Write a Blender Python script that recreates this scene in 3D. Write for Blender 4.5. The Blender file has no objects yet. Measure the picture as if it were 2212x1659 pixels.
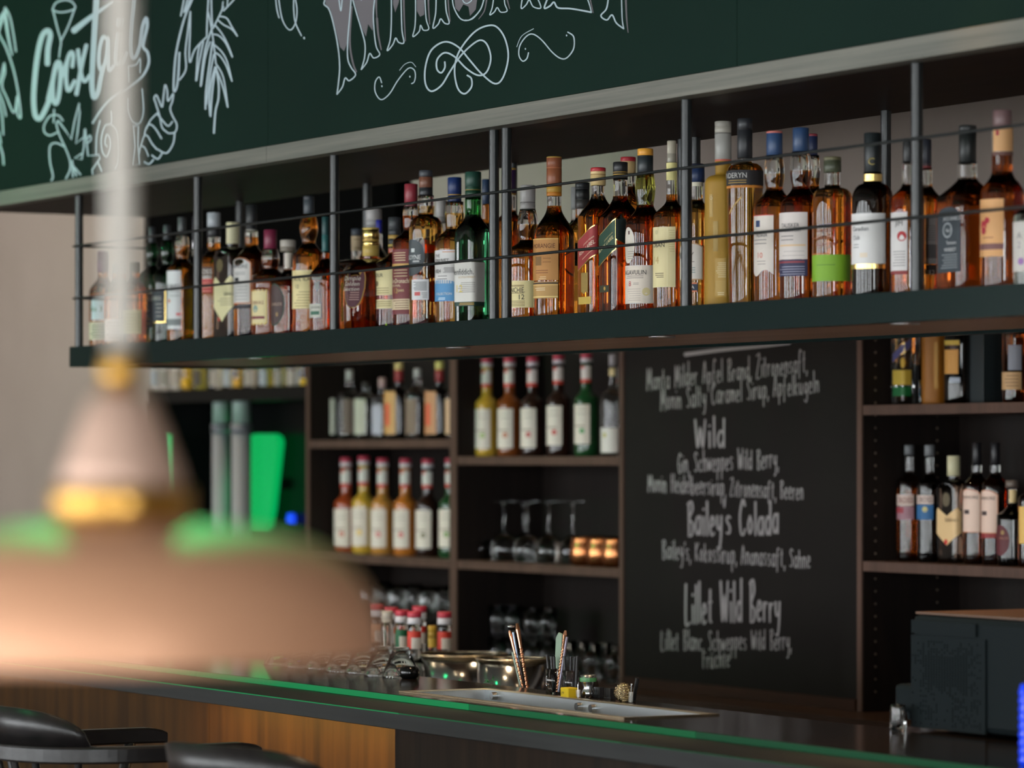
import bpy, math, random
from mathutils import Vector
random.seed(7)
S = bpy.context.scene
COL = S.collection

# ---------------------------------------------------------------- camera
EYE = 1.57
F = 8000.0                      # focal length in pixels of the 2212 px wide frame
PHI = math.atan(4490 / F)
C_, S_ = math.cos(PHI), math.sin(PHI)
HZ = 986.0                      # horizon row
CX = 1106.0
cam_d = bpy.data.cameras.new('camera')
cam = bpy.data.objects.new('camera', cam_d); COL.objects.link(cam)
cam.location = (0, 0, EYE)
cam.rotation_euler = (math.pi / 2, 0, math.pi / 2 - PHI)
cam_d.sensor_width = 36.0
cam_d.lens = F / 2212 * 36
cam_d.shift_y = (HZ - 829.5) / 2212
cam_d.clip_start = 0.05
cam_d.dof.use_dof = True
cam_d.dof.focus_distance = 7.48
cam_d.dof.aperture_fstop = 3.8
S.camera = cam

# ---------------------------------------------------------------- look, world
S.view_settings.view_transform = 'Standard'
S.view_settings.look = 'None'
S.view_settings.gamma = 1.0
S.view_settings.use_curve_mapping = False
S.view_settings.exposure = 0.15
S.cycles.use_denoising = True
S.cycles.max_bounces = 18
S.cycles.diffuse_bounces = 3
S.cycles.glossy_bounces = 6
S.cycles.transmission_bounces = 18
S.cycles.transparent_max_bounces = 8
S.cycles.caustics_reflective = False
S.cycles.caustics_refractive = False
S.cycles.sample_clamp_indirect = 6.0
w = bpy.data.worlds.new('world'); S.world = w
w.use_nodes = True
w.node_tree.nodes['Background'].inputs[0].default_value = (0.6, 0.75, 1.0, 1)
w.node_tree.nodes['Background'].inputs[1].default_value = 0.6

DAY = 21.0       # radiance of the daylight panes
def light(name, kind, loc, energy, color, target=None, size=0.3, size_y=None, spot=1.6, blend=0.6):
    d = bpy.data.lights.new(name, kind); o = bpy.data.objects.new(name, d); COL.objects.link(o)
    o.location = loc; d.energy = energy; d.color = color
    if kind == 'AREA':
        d.shape = 'RECTANGLE'; d.size = size; d.size_y = size_y or size
    elif kind == 'SPOT':
        d.spot_size = spot; d.spot_blend = blend; d.shadow_soft_size = size
    else:
        d.shadow_soft_size = size
    if target is not None:
        o.rotation_euler = (Vector(target) - Vector(loc)).to_track_quat('-Z', 'Y').to_euler()
    return o

# ---------------------------------------------------------------- pixel helpers (photo frame 2212 x 1659)
def ray(px):
    u = (px - CX) / F
    return (-C_ + u * S_, S_ + u * C_)
def X(px, d):
    dx, dy = ray(px); return d / dy * dx
def T(px, d):
    return d / ray(px)[1]
def H(px, py, d):
    return (HZ - py) * T(px, d) / F
def P(px, py, d):
    return Vector((X(px, d), d, EYE + H(px, py, d)))
def PM(px, d):                  # metres per pixel
    return T(px, d) / F

# ---------------------------------------------------------------- materials
MATS = {}
def srgb(c):
    return tuple((v / 12.92 if v <= 0.04045 else ((v + 0.055) / 1.055) ** 2.4) for v in (x / 255 for x in c))
def mat(name, col, rough=0.5, metal=0.0, trans=0.0, ior=1.45, emit=0.0, emitcol=None, spec=0.5, coat=0.0):
    if name in MATS: return MATS[name]
    m = bpy.data.materials.new(name); m.use_nodes = True
    b = m.node_tree.nodes['Principled BSDF']
    b.inputs['Base Color'].default_value = (*col, 1)
    b.inputs['Roughness'].default_value = rough
    b.inputs['Metallic'].default_value = metal
    b.inputs['Transmission Weight'].default_value = trans
    b.inputs['IOR'].default_value = ior
    b.inputs['Specular IOR Level'].default_value = spec
    b.inputs['Coat Weight'].default_value = coat
    if emit:
        b.inputs['Emission Color'].default_value = (*(emitcol or col), 1)
        b.inputs['Emission Strength'].default_value = emit
    MATS[name] = m
    return m
def paper(c, rough=0.55):
    return mat('paper_%d_%d_%d' % tuple(c), srgb(c), rough)
def wood(name, c1, c2, scale, rough=0.45, bump=0.1, spec=0.5, detail=6):
    if name in MATS: return MATS[name]
    m = bpy.data.materials.new(name); m.use_nodes = True
    nt = m.node_tree; b = nt.nodes['Principled BSDF']
    tc = nt.nodes.new('ShaderNodeTexCoord'); mp = nt.nodes.new('ShaderNodeMapping')
    mp.inputs['Scale'].default_value = scale
    n = nt.nodes.new('ShaderNodeTexNoise'); n.inputs['Scale'].default_value = 1.0
    n.inputs['Detail'].default_value = detail; n.inputs['Roughness'].default_value = 0.65
    r = nt.nodes.new('ShaderNodeValToRGB')
    r.color_ramp.elements[0].position = 0.33; r.color_ramp.elements[0].color = (*c1, 1)
    r.color_ramp.elements[1].position = 0.67; r.color_ramp.elements[1].color = (*c2, 1)
    nt.links.new(tc.outputs['Object'], mp.inputs['Vector']); nt.links.new(mp.outputs['Vector'], n.inputs['Vector'])
    nt.links.new(n.outputs['Fac'], r.inputs['Fac']); nt.links.new(r.outputs['Color'], b.inputs['Base Color'])
    b.inputs['Roughness'].default_value = rough; b.inputs['Specular IOR Level'].default_value = spec
    if bump:
        bp = nt.nodes.new('ShaderNodeBump'); bp.inputs['Strength'].default_value = bump; bp.inputs['Distance'].default_value = 0.002
        nt.links.new(n.outputs['Fac'], bp.inputs['Height']); nt.links.new(bp.outputs['Normal'], b.inputs['Normal'])
    MATS[name] = m
    return m

WALL = wood('wall_plaster', srgb((170, 156, 146)), srgb((175, 161, 151)), (3, 3, 3), 0.8, 0.05)
BLACKM = mat('black_metal', (0.010, 0.013, 0.014), 0.28, 0.0, spec=0.6)
BLACKP = mat('black_plastic', (0.012, 0.012, 0.013), 0.35)
STEEL = mat('brushed_steel', (0.62, 0.64, 0.66), 0.22, 1.0)
COPPER = mat('polished_copper', (0.85, 0.42, 0.24), 0.14, 1.0)
GOLD = mat('gold_foil', (0.85, 0.62, 0.22), 0.25, 1.0)
SILVER = mat('silver_foil', (0.7, 0.7, 0.72), 0.3, 1.0)
GLASS = mat('clear_glass', (0.95, 0.97, 0.96), 0.0, 0.0, 1.0, 1.45)
CHALK = mat('white_chalk', (0.42, 0.52, 0.56), 0.9, spec=0.1)
CHALKG = mat('grey_chalk', (0.16, 0.15, 0.16), 0.95, spec=0.05)
def liq(name, c, rough=0.02, ior=1.42):
    return mat('glass_' + name, c, rough, 0.0, 1.0, ior)
LIQ = {'clear': liq('clear', (0.93, 0.95, 0.94)), 'amber': liq('amber', (0.70, 0.225, 0.022)), 'dark': liq('dark_amber', (0.42, 0.085, 0.010)),
       'light': liq('light_amber', (0.82, 0.44, 0.085)), 'green': liq('green', (0.03, 0.32, 0.06)), 'dgreen': liq('dark_green', (0.010, 0.06, 0.025)),
       'olive': liq('olive', (0.55, 0.55, 0.10)), 'black': liq('brown_black', (0.03, 0.018, 0.012)), 'red': liq('red_syrup', (0.45, 0.06, 0.02)),
       'yellow': liq('yellow_syrup', (0.80, 0.55, 0.08)), 'teal': liq('pale_teal', (0.65, 0.85, 0.80)), 'blue': liq('deep_blue', (0.02, 0.05, 0.6))}
SYR = {}
for k_, c_ in (('red', (0.42, 0.07, 0.02)), ('yellow', (0.70, 0.42, 0.05)), ('light', (0.62, 0.28, 0.06)), ('amber', (0.62, 0.20, 0.03)), ('black', (0.03, 0.012, 0.008)), ('green', (0.015, 0.08, 0.025)), ('dark', (0.26, 0.07, 0.015))):
    SYR[k_] = mat('syrup_' + k_, c_, 0.03, 0.0, 0.35, 1.42)
FROST = mat('frosted_yellow_glass', srgb((196, 150, 48)), 0.55, 0.0, 0.35, 1.4)
FROSTA = mat('frosted_amber_glass', srgb((176, 112, 30)), 0.5, 0.0, 0.35, 1.4)

# ---------------------------------------------------------------- mesh helpers
class MB:
    def __init__(s): s.v = []; s.f = []; s.m = []; s.sm = []
    def add(s, vs, fs, mi=0, smooth=False):
        o = len(s.v); s.v += [tuple(v) for v in vs]
        for f in fs:
            s.f.append(tuple(i + o for i in f)); s.m.append(mi); s.sm.append(smooth)
        return s
    def box(s, x0, x1, y0, y1, z0, z1, mi=0):
        vs = [(x, y, z) for z in (z0, z1) for y in (y0, y1) for x in (x0, x1)]
        return s.add(vs, [(0, 2, 3, 1), (4, 5, 7, 6), (0, 1, 5, 4), (2, 6, 7, 3), (0, 4, 6, 2), (1, 3, 7, 5)], mi)
    def tube(s, a, b, r0, r1=None, n=12, mi=0, caps=True):
        r1 = r0 if r1 is None else r1
        a = Vector(a); b = Vector(b); q = (b - a).to_track_quat('Z', 'Y')
        e1 = q @ Vector((1, 0, 0)); e2 = q @ Vector((0, 1, 0))
        vs = []
        for (p, r) in ((a, r0), (b, r1)):
            for k in range(n):
                t = 2 * math.pi * k / n; vs.append(p + (e1 * math.cos(t) + e2 * math.sin(t)) * r)
        s.add(vs, [(k, (k + 1) % n, n + (k + 1) % n, n + k) for k in range(n)], mi, True)
        if caps: s.add(vs, [tuple(range(n - 1, -1, -1)), tuple(range(n, 2 * n))], mi)
        return s
    def path(s, pts, r, n=8, mi=0):
        pts = [Vector(p) for p in pts]; rings = []; up = Vector((0.13, 0.21, 0.97))
        for i, p in enumerate(pts):
            t = (pts[min(i + 1, len(pts) - 1)] - pts[max(i - 1, 0)]).normalized()
            e1 = t.cross(up)
            if e1.length < 1e-4: e1 = t.cross(Vector((1, 0, 0)))
            e1.normalize(); e2 = t.cross(e1); rr = r[i] if isinstance(r, (list, tuple)) else r
            rings.append([p + (e1 * math.cos(2 * math.pi * k / n) + e2 * math.sin(2 * math.pi * k / n)) * rr for k in range(n)])
        vs = [v for g in rings for v in g]; m = len(pts)
        fs = [(i * n + k, i * n + (k + 1) % n, (i + 1) * n + (k + 1) % n, (i + 1) * n + k) for i in range(m - 1) for k in range(n)]
        s.add(vs, fs, mi, True)
        s.add(vs, [tuple(range(n - 1, -1, -1)), tuple(range((m - 1) * n, m * n))], mi)
        return s
    def lathe(s, prof, n=32, cx=0, cy=0, mi=0, mis=None, close=True, smooth=True):
        vs = [(cx + r * math.cos(2 * math.pi * k / n), cy + r * math.sin(2 * math.pi * k / n), z) for (r, z) in prof for k in range(n)]
        o = len(s.v); s.v += vs
        for i in range(len(prof) - 1):
            for k in range(n):
                s.f.append((o + i * n + k, o + i * n + (k + 1) % n, o + (i + 1) * n + (k + 1) % n, o + (i + 1) * n + k))
                s.m.append(mis[i] if mis else mi); s.sm.append(smooth)
        if close:
            s.f.append(tuple(o + k for k in range(n - 1, -1, -1))); s.m.append(mis[0] if mis else mi); s.sm.append(False)
            e = o + (len(prof) - 1) * n
            s.f.append(tuple(e + k for k in range(n))); s.m.append(mis[-1] if mis else mi); s.sm.append(False)
        return s
    def prism(s, poly, y0, y1, mi=0):          # polygon of (x, z) pushed along y
        n = len(poly)
        vs = [(x, y0, z) for x, z in poly] + [(x, y1, z) for x, z in poly]
        s.add(vs, [(k, (k + 1) % n, n + (k + 1) % n, n + k) for k in range(n)], mi)
        return s.add(vs, [tuple(range(n - 1, -1, -1)), tuple(range(n, 2 * n))], mi)
    def build(s, name, mats, parent=None, loc=None, bevel=0):
        me = bpy.data.meshes.new(name); me.from_pydata(s.v, [], s.f)
        for m in (mats if isinstance(mats, (list, tuple)) else [mats]): me.materials.append(m)
        me.polygons.foreach_set('material_index', s.m); me.polygons.foreach_set('use_smooth', s.sm)
        me.validate(); me.update()
        o = bpy.data.objects.new(name, me); COL.objects.link(o)
        if parent: o.parent = parent
        if loc is not None: o.location = loc
        if bevel:
            bv = o.modifiers.new('bevel', 'BEVEL'); bv.width = bevel; bv.segments = 2; bv.limit_method = 'ANGLE'
        return o
def thing(name, label, cat, loc=(0, 0, 0), group=None):
    o = bpy.data.objects.new(name, None); COL.objects.link(o); o.location = loc; o.empty_display_size = 0.05
    return tag(o, label, cat, group)
def tag(o, label, cat, group=None):
    o['label'] = label; o['category'] = cat
    if group: o['group'] = group
    return o
def struct(o):
    o['kind'] = 'structure'; return o
def copy_tree(o, parent=None):
    c = o.copy(); COL.objects.link(c)
    if parent: c.parent = parent
    for ch in [k for k in bpy.data.objects if k.parent == o]: copy_tree(ch, c)
    return c
def smooth_pts(pts, n=6, closed=False):
    if len(pts) < 3: return list(pts)
    out = []
    for i in range(len(pts) - 1):
        p0 = pts[max(i - 1, 0)]; p1 = pts[i]; p2 = pts[i + 1]; p3 = pts[min(i + 2, len(pts) - 1)]
        for k in range(n):
            t = k / n
            out.append(tuple(0.5 * (2 * p1[j] + (p2[j] - p0[j]) * t + (2 * p0[j] - 5 * p1[j] + 4 * p2[j] - p3[j]) * t * t + (3 * p1[j] - p0[j] - 3 * p2[j] + p3[j]) * t ** 3) for j in range(len(p1))))
    out.append(tuple(pts[-1])); return out
class Strokes:                   # chalk marks: flat ribbons lying on an upright board at distance d
    def __init__(s, d, kw=1.0): s.d = d; s.mb = MB(); s.k = 0; s.kw = kw
    def line(s, pts, w, w1=None, mi=0, n=6, sharp=False):
        p = list(pts) if sharp else smooth_pts(pts, n)
        w1 = w if w1 is None else w1; w, w1 = w * s.kw, w1 * s.kw; m = len(p); L = []; R = []
        s.k += 1; y = s.d - 0.0004 - 0.000004 * s.k - (0.0004 if mi == 0 else 0)
        def off(i):
            a = p[max(i - 1, 0)]; b = p[min(i + 1, m - 1)]
            dx, dy = b[0] - a[0], b[1] - a[1]; q = math.hypot(dx, dy) or 1
            return -dy / q, dx / q
        for i in range(m):
            nx, ny = off(i); ww = (w + (w1 - w) * i / max(m - 1, 1)) / 2
            L.append((p[i][0] + nx * ww, p[i][1] + ny * ww)); R.append((p[i][0] - nx * ww, p[i][1] - ny * ww))
        for e, sg in ((0, -1), (m - 1, 1)):    # blunt round ends
            nx, ny = off(e); ww = (w if e == 0 else w1) / 2; tx, ty = ny * sg, -nx * sg
            c = (p[e][0] + tx * ww * 0.7, p[e][1] + ty * ww * 0.7)
            l = (c[0] + nx * ww * 0.55, c[1] + ny * ww * 0.55); r = (c[0] - nx * ww * 0.55, c[1] - ny * ww * 0.55)
            if e == 0: L.insert(0, l); R.insert(0, r)
            else: L.append(l); R.append(r)
        vs = [tuple(P(a, b, s.d)) for a, b in L + R]; k = len(L)
        vs = [(v[0], y - 2e-6 * (q_ % k), v[2]) for q_, v in enumerate(vs)]
        s.mb.add(vs, [(i, i + 1, k + i + 1, k + i) for i in range(k - 1)], mi)
    def fill(s, poly, mi=1):
        s.k += 1; y = s.d - 0.0003
        vs = [P(a, b, s.d) for a, b in poly]
        s.mb.add([(v[0], y, v[2]) for v in vs], [tuple(range(len(vs)))], mi)
    def dot(s, x, y, r): s.line([(x - 0.2, y - r * .5), (x, y + r * .5)], r * 1.6, sharp=True)

_TX = {}
def text_mesh(t):
    if t in _TX: return _TX[t]
    cu = bpy.data.curves.new('lettering', 'FONT'); cu.body = t; cu.resolution_u = 2
    o = bpy.data.objects.new('lettering', cu); COL.objects.link(o)
    bpy.context.view_layer.update()
    dg = bpy.context.evaluated_depsgraph_get(); me = o.evaluated_get(dg).to_mesh()
    vs = [(v.co.x, v.co.y) for v in me.vertices]; fs = [tuple(p.vertices) for p in me.polygons]
    o.evaluated_get(dg).to_mesh_clear(); bpy.data.objects.remove(o); bpy.data.curves.remove(cu)
    x0 = min(v[0] for v in vs); x1 = max(v[0] for v in vs)
    vs = [((v[0] - x0) / 0.7, v[1] / 0.7) for v in vs]         # cap height becomes about 1
    _TX[t] = (vs, fs, (x1 - x0) / 0.7); return _TX[t]
# ================================================================ setting
XL, XR, YF, YB, ZC = -15.5, 6.5, -4.5, 5.78, 3.02
FLOORM = wood('floor_boards', srgb((70, 52, 40)), srgb((98, 74, 56)), (0.6, 9, 1), 0.45, 0.1)
struct(MB().box(XL, XR, YF, YB, -0.05, 0).build('floor', FLOORM))
struct(MB().box(XL, XR, YF, YB, ZC, ZC + 0.05).build('ceiling', mat('ceiling_paint', srgb((150, 146, 140)), 0.9)))
struct(MB().box(XL, XR, YB, YB + 0.1, 0, ZC).build('wall_back', WALL))
struct(MB().box(XL - 0.1, XL, YF, YB, 0, ZC).build('wall_left', WALL))
struct(MB().box(XL, XR, YF - 0.1, YF, 0, ZC).build('wall_front', WALL))
struct(MB().box(XR, XR + 0.1, YF, YB, 0, ZC).build('wall_right', WALL))
PANE = mat('daylight_pane', (0.8, 0.9, 1.0), 0.4, emit=DAY, emitcol=(0.93, 0.98, 1.0))
FRAMEM = mat('dark_window_frame', (0.03, 0.03, 0.032), 0.4)
def window(n, a, b, z0, z1, along):
    f = MB(); p = MB(); t = 0.06; k = 3
    def bx(m, u0, u1, w0, w1, d0, d1):
        if along == 'x': m.box(u0, u1, YF + d0, YF + d1, w0, w1)
        else: m.box(XR - d1, XR - d0, u0, u1, w0, w1)
    bx(f, a - t, a, z0 - t, z1 + t, 0, 0.06); bx(f, b, b + t, z0 - t, z1 + t, 0, 0.06)
    bx(f, a, b, z0 - t, z0, 0, 0.06); bx(f, a, b, z1, z1 + t, 0, 0.06)
    for i in range(1, k):
        c = a + (b - a) * i / k; bx(f, c - 0.035, c + 0.035, z0, z1, 0.012, 0.05)
    bx(f, a, b, z0 + (z1 - z0) * 0.72 - .02, z0 + (z1 - z0) * 0.72 + .02, 0.012, 0.05)
    bx(p, a, b, z0, z1, 0.002, 0.01)
    o = struct(f.build('window_%d' % n, FRAMEM)); p.build('window_pane', PANE, o)
for i, (c, hw) in enumerate(((-13.6, .40), (-12.0, .42), (-10.4, .24), (-9.0, .42), (-7.4, .22), (-6.0, .42), (-4.4, .24), (-2.7, .42), (-.2, .42), (2.6, .6))): window(i + 1, c - hw, c + hw, 0.5, 2.8, 'x')
window(11, -2.8, -0.7, 0.6, 2.75, 'y')

# green floodlights on the ceiling (the green cast on ledges, trim and lamp)
def ceiling_lamp(label, x, y, lens, name='ceiling_spotlight', group=None, zl=-.1012, rl=.045):
    t = thing(name, label, 'ceiling light', (x, y, ZC), group)
    MB().lathe([(.054, -.02), (.054, -.10), (.062, -.10), (.062, -.0005), (.001, -.0005), (.001, -.02)], 24, close=False).build('housing', BLACKP, t)
    MB().lathe([(.001, zl), (rl, zl), (rl + .004, zl + .001)], 24, close=False).build('lamp_lens', lens, t)
GREENL = mat('green_lens', (.05, .9, .35), .4, emit=30, emitcol=(0.02, 1.0, 0.30))
WARML = mat('warm_lens', (1, .8, .55), .3, emit=760, emitcol=(1.0, 0.74, 0.45))
GCOL = (0.02, 1.0, 0.32)
for gx_, gy_, e_, tg in ((-9.6, 1.2, 95, (-10.2, 3.66, 2.2)), (-7.2, 1.3, 9, (-7.4, 3.0, 1.0)), (-4.4, 1.9, 95, (-2.35, 1.0, 1.45))):
    ceiling_lamp('black ceiling floodlight with green lens above the guests side of the bar', gx_, gy_, GREENL, group='green ceiling floodlights')
    light('green_flood', 'SPOT', (gx_, gy_, ZC - .115), e_, GCOL, target=tg, size=.05, spot=1.5, blend=.8)
for wx_, wy_ in ((-11.6, 4.6), (-10.0, 4.6), (-8.4, 4.6), (-6.8, 4.6), (-9.2, 2.6), (-6.4, 2.6), (-4.4, 3.0)):
    ceiling_lamp('black ceiling downlight with warm lens above the bar', wx_, wy_, WARML, group='warm ceiling downlights', zl=-.04, rl=.030)

# ================================================================ overhead bulkhead with the chalk sign
TRIMW = wood('grey_oak_trim', srgb((88, 90, 82)), srgb((122, 120, 110)), (1.2, 30, 70), 0.5, 0.15)
UNDERW = wood('dark_walnut', srgb((30, 19, 16)), srgb((48, 31, 25)), (1.0, 14, 14), 0.5, 0.05, spec=0.12)
BOARD = wood('chalkboard_green_cast', (0.0040, 0.0160, 0.0115), (0.0052, 0.0195, 0.0140), (1.5, 1.5, 2.5), 0.48, 0.0, spec=0.06, detail=3)  # dark board, the green light on it is mixed into its colour
SX0, SX1 = X(320, 4.19), -3.4
HB = EYE + 0.670
blk = thing('sign_bulkhead', 'long overhead bulkhead with green tinted chalk sign panels above the bottle shelf', 'sign', ((SX0 + SX1) / 2, 3.9, HB))
ox, oy, oz = blk.location
def bbox(name, m, x0, x1, y0, y1, z0, z1, par=blk, o=(ox, oy, oz), bev=0):
    return MB().box(x0 - o[0], x1 - o[0], y0 - o[1], y1 - o[1], z0 - o[2], z1 - o[2]).build(name, m, par, bevel=bev)
bbox('soffit_core', mat('soffit_core_paint', (0.03, 0.03, 0.03), .7), SX0, SX1, 3.676, 4.19, HB + 0.012, ZC - .001)
bbox('underside_panel', UNDERW, SX0, SX1, 3.69, 4.19, HB, HB + 0.0119)
xj = X(577, 3.65); xk = X(1592, 3.66)
bbox('trim_board', TRIMW, SX0, xj - .0008, 3.648, 3.69, HB, HB + 0.038, bev=.001); bbox('trim_board', TRIMW, xj + .0008, SX1, 3.648, 3.69, HB, HB + 0.038, bev=.001)
xs = [SX0, X(579, 3.66), xk, SX1]
for a, b in zip(xs[:-1], xs[1:]): bbox('sign_panel', BOARD, a + .0008, b - .0008, 3.66, 3.675, HB + 0.041, ZC - .002)

def A(pts): return [(x / 3.949, y / 3.949) for x, y in pts]
def Bq(pts): return [(350 + x / 5.531, y / 5.531) for x, y in pts]
def Cq(pts): return [(680 + x / 6.32, y / 6.32) for x, y in pts]
def Dq(pts): return [(1000 + x / 5.821, y / 5.821) for x, y in pts]
def Eq(pts): return [(600 + x / 2.765, y / 2.765) for x, y in pts]
def Gq(pts): return [(x / 3.16, y / 3.16) for x, y in pts]
SD = 3.66
st = Strokes(SD, .86); PARTS = []
def part(name, label):
    global st
    g = MB(); g.v = [(v[0] - ox, v[1] - oy, v[2] - oz) for v in st.mb.v]; g.f = st.mb.f; g.m = st.mb.m; g.sm = st.mb.sm
    lo = g.build(name, [CHALK, CHALKG], blk); lo['label'] = label
    k = st.k; st = Strokes(SD, .86); st.k = k
# grey dust and fills of the second word
for poly in ([(150, -200), (150, 60), (215, 130), (300, 450), (345, 640), (400, 700), (440, 600), (470, 250), (500, 0), (500, -200)],
             [(535, -200), (535, 0), (650, 400), (700, 500), (730, 330), (790, 420), (800, 200), (812, -200)],
             [(1070, -200), (1070, 60), (1100, 170), (1150, 30), (1170, -200)], [(1395, -200), (1395, 150), (1440, 230), (1495, 200), (1500, -200)],
             [(1900, -100), (1920, 110), (1970, 160), (2030, 60), (2100, 90), (2120, 220), (2200, 130), (2230, -100)]):
    st.fill(Cq(poly))
for a, b, wd in (((840, -60), (850, 250), 6), ((1215, -60), (1240, 560), 5), ((1550, -60), (1572, 330), 5), ((1820, -60), (1850, 290), 4)):
    st.line(Cq([a, ((a[0] + b[0]) / 2 - 4, (a[1] + b[1]) / 2), b]), wd, 2.5, mi=1)
st.line(Cq([(850, 250), (870, 480), (910, 680)]), 6, 3, mi=1); st.line(Cq([(505, 90), (480, 560), (520, 850), (570, 980)]), 5, 4, mi=1)
st.line(Dq([(300, 0), (270, 140), (200, 240)]), 4, 2, mi=1); st.line(Dq([(2050, -40), (2060, 220), (2080, 410)]), 5, 2, mi=1); st.line(Dq([(1600, -20), (1640, 160)]), 3, 2, mi=1)
st.line(Dq([(560, 0), (590, 110)]), 4, 2, mi=1)
for z, q, wd in (
    (Cq, [(135, -120), (140, 0), (132, 60), (200, 130), (260, 330), (320, 630), (345, 900), (330, 1120), (308, 1288)], 3.3),
    (Cq, [(308, 1288), (380, 1190), (420, 1065), (475, 1102), (562, 1020), (500, 920), (455, 800), (455, 560), (480, 250), (500, 0), (505, -100)], 3.1),
    (Cq, [(320, -100), (335, 0), (360, 150), (378, 0), (390, -100)], 3.0),
    (Cq, [(500, -90), (525, 0), (580, 200), (640, 400), (690, 600), (685, 780), (640, 950)], 3.1),
    (Cq, [(640, 950), (715, 850), (755, 730), (810, 792), (892, 745), (845, 640), (818, 450), (805, 200), (825, -40)], 3.0),
    (Cq, [(1050, -60), (1050, 300), (1035, 540), (993, 693), (1070, 610), (1110, 520), (1150, 578), (1222, 580), (1195, 400), (1182, -60)], 3.1),
    (Cq, [(1380, -60), (1380, 200), (1372, 370), (1345, 500), (1430, 430), (1450, 345), (1490, 412), (1562, 392), (1525, 250), (1508, -60)], 2.9),
    (Cq, [(1662, -60), (1655, 180), (1618, 382), (1690, 330), (1725, 258), (1780, 318), (1840, 312), (1800, 150), (1786, -60)], 3.2),
    (Cq, [(1880, -60), (1900, 90), (1975, 235), (2055, 280), (2150, 260), (2215, 200)], 3.2),
    (Dq, [(30, 255), (90, 250), (170, 190), (235, 100), (275, -30)], 3.4), (Dq, [(-10, -20), (20, 30), (60, 42), (110, 10), (125, -30)], 2.6),
    (Dq, [(395, -40), (372, 100), (343, 187), (400, 150), (437, 95), (480, 152), (560, 138), (532, 50), (525, -40)], 3.0),
    (Dq, [(755, -40), (738, 105), (800, 60), (840, 0), (890, 85), (985, 97), (935, -40)], 3.2),
    (Dq, [(1075, -30), (1028, 102), (1100, 75), (1150, 28), (1200, 98), (1350, 108), (1500, 132), (1620, 155)], 4.2), (Dq, [(1620, 155), (1600, 70), (1565, -30)], 2.8),
    (Dq, [(1835, -40), (1810, 110), (1740, 198), (1815, 252), (1880, 188), (1935, 290), (2028, 362)], 3.6), (Dq, [(2028, 362), (2008, 240), (2000, -40)], 2.8),
    (Eq, [(1000, 370), (1000, 405), (978, 435), (953, 412), (955, 355), (1000, 315), (1060, 340), (1130, 410), (1200, 450), (1250, 430), (1275, 350), (1255, 270), (1215, 240), (1160, 270), (1090, 340), (1030, 430), (980, 510), (920, 545), (885, 500), (885, 400), (920, 300), (1000, 250), (1080, 280), (1150, 360), (1220, 440), (1300, 500), (1350, 460), (1380, 340), (1360, 230), (1310, 160), (1250, 155), (1180, 190), (1110, 270), (1070, 350), (1060, 440), (1080, 530), (1120, 560), (1160, 520), (1160, 470), (1135, 450)], 4.2),
    (Eq, [(623, 495), (608, 460), (585, 490), (585, 550), (620, 595), (670, 560), (720, 480), (780, 410), (815, 415), (825, 450), (818, 488), (802, 500)], 2.8),
    (Eq, [(730, 420), (760, 385), (800, 372), (827, 400)], 1.6), (Eq, [(1430, 280), (1460, 215), (1530, 172)], 1.8),
    (Eq, [(1500, 315), (1490, 350), (1465, 365), (1443, 330), (1450, 270), (1490, 215), (1530, 205), (1580, 240), (1640, 310), (1690, 348), (1730, 345), (1770, 290), (1770, 220), (1735, 192)], 3.2)):
    st.line(z(q), wd)
for z, q, wd in (
    (Cq, [(135, -120), (140, -400), (90, -900), (250, -905), (330, -420), (320, -100)], 3), (Cq, [(390, -100), (440, -880), (560, -890), (520, -420), (505, -100)], 3), (Cq, [(825, -40), (850, -500), (900, -950), (760, -950), (700, -400), (640, 0)], 3),
    (Cq, [(1050, -60), (1050, -560), (1045, -1000), (1185, -1010), (1182, -590), (1380, -620)], 3), (Cq, [(1182, -60), (1182, -430), (1380, -470), (1380, -60)], 3), (Cq, [(1380, -620), (1380, -1040), (1510, -1060), (1508, -60)], 3),
    (Cq, [(1662, -60), (1662, -1090), (1786, -1110), (1786, -60)], 3), (Cq, [(1880, -60), (1890, -260), (2010, -430), (2110, -600), (2100, -820), (1990, -900), (1900, -800), (1900, -650)], 3),
    (Dq, [(395, -40), (400, -880), (525, -895), (525, -40)], 3), (Dq, [(755, -40), (610, -420), (760, -900), (880, -910), (720, -450), (935, -40)], 3),
    (Dq, [(1075, -30), (1080, -930), (1500, -980), (1490, -860), (1220, -830), (1220, -520), (1430, -540), (1430, -440), (1220, -420), (1215, -60)], 3), (Dq, [(1565, -30), (1520, -110), (1215, -60)], 3),
    (Dq, [(1835, -40), (1840, -400), (1650, -990), (1790, -1000), (1920, -560), (2030, -1020), (2160, -1030), (2000, -400), (2000, -40)], 3)):
    st.line(z(q), wd, sharp=True)
for q in ((625, 515), (792, 458), (1482, 292), (1728, 212)): st.dot(600 + q[0] / 2.765, q[1] / 2.765, 2)
part('whiskey_lettering', 'white and grey chalk word with scroll ornament below')
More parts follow.
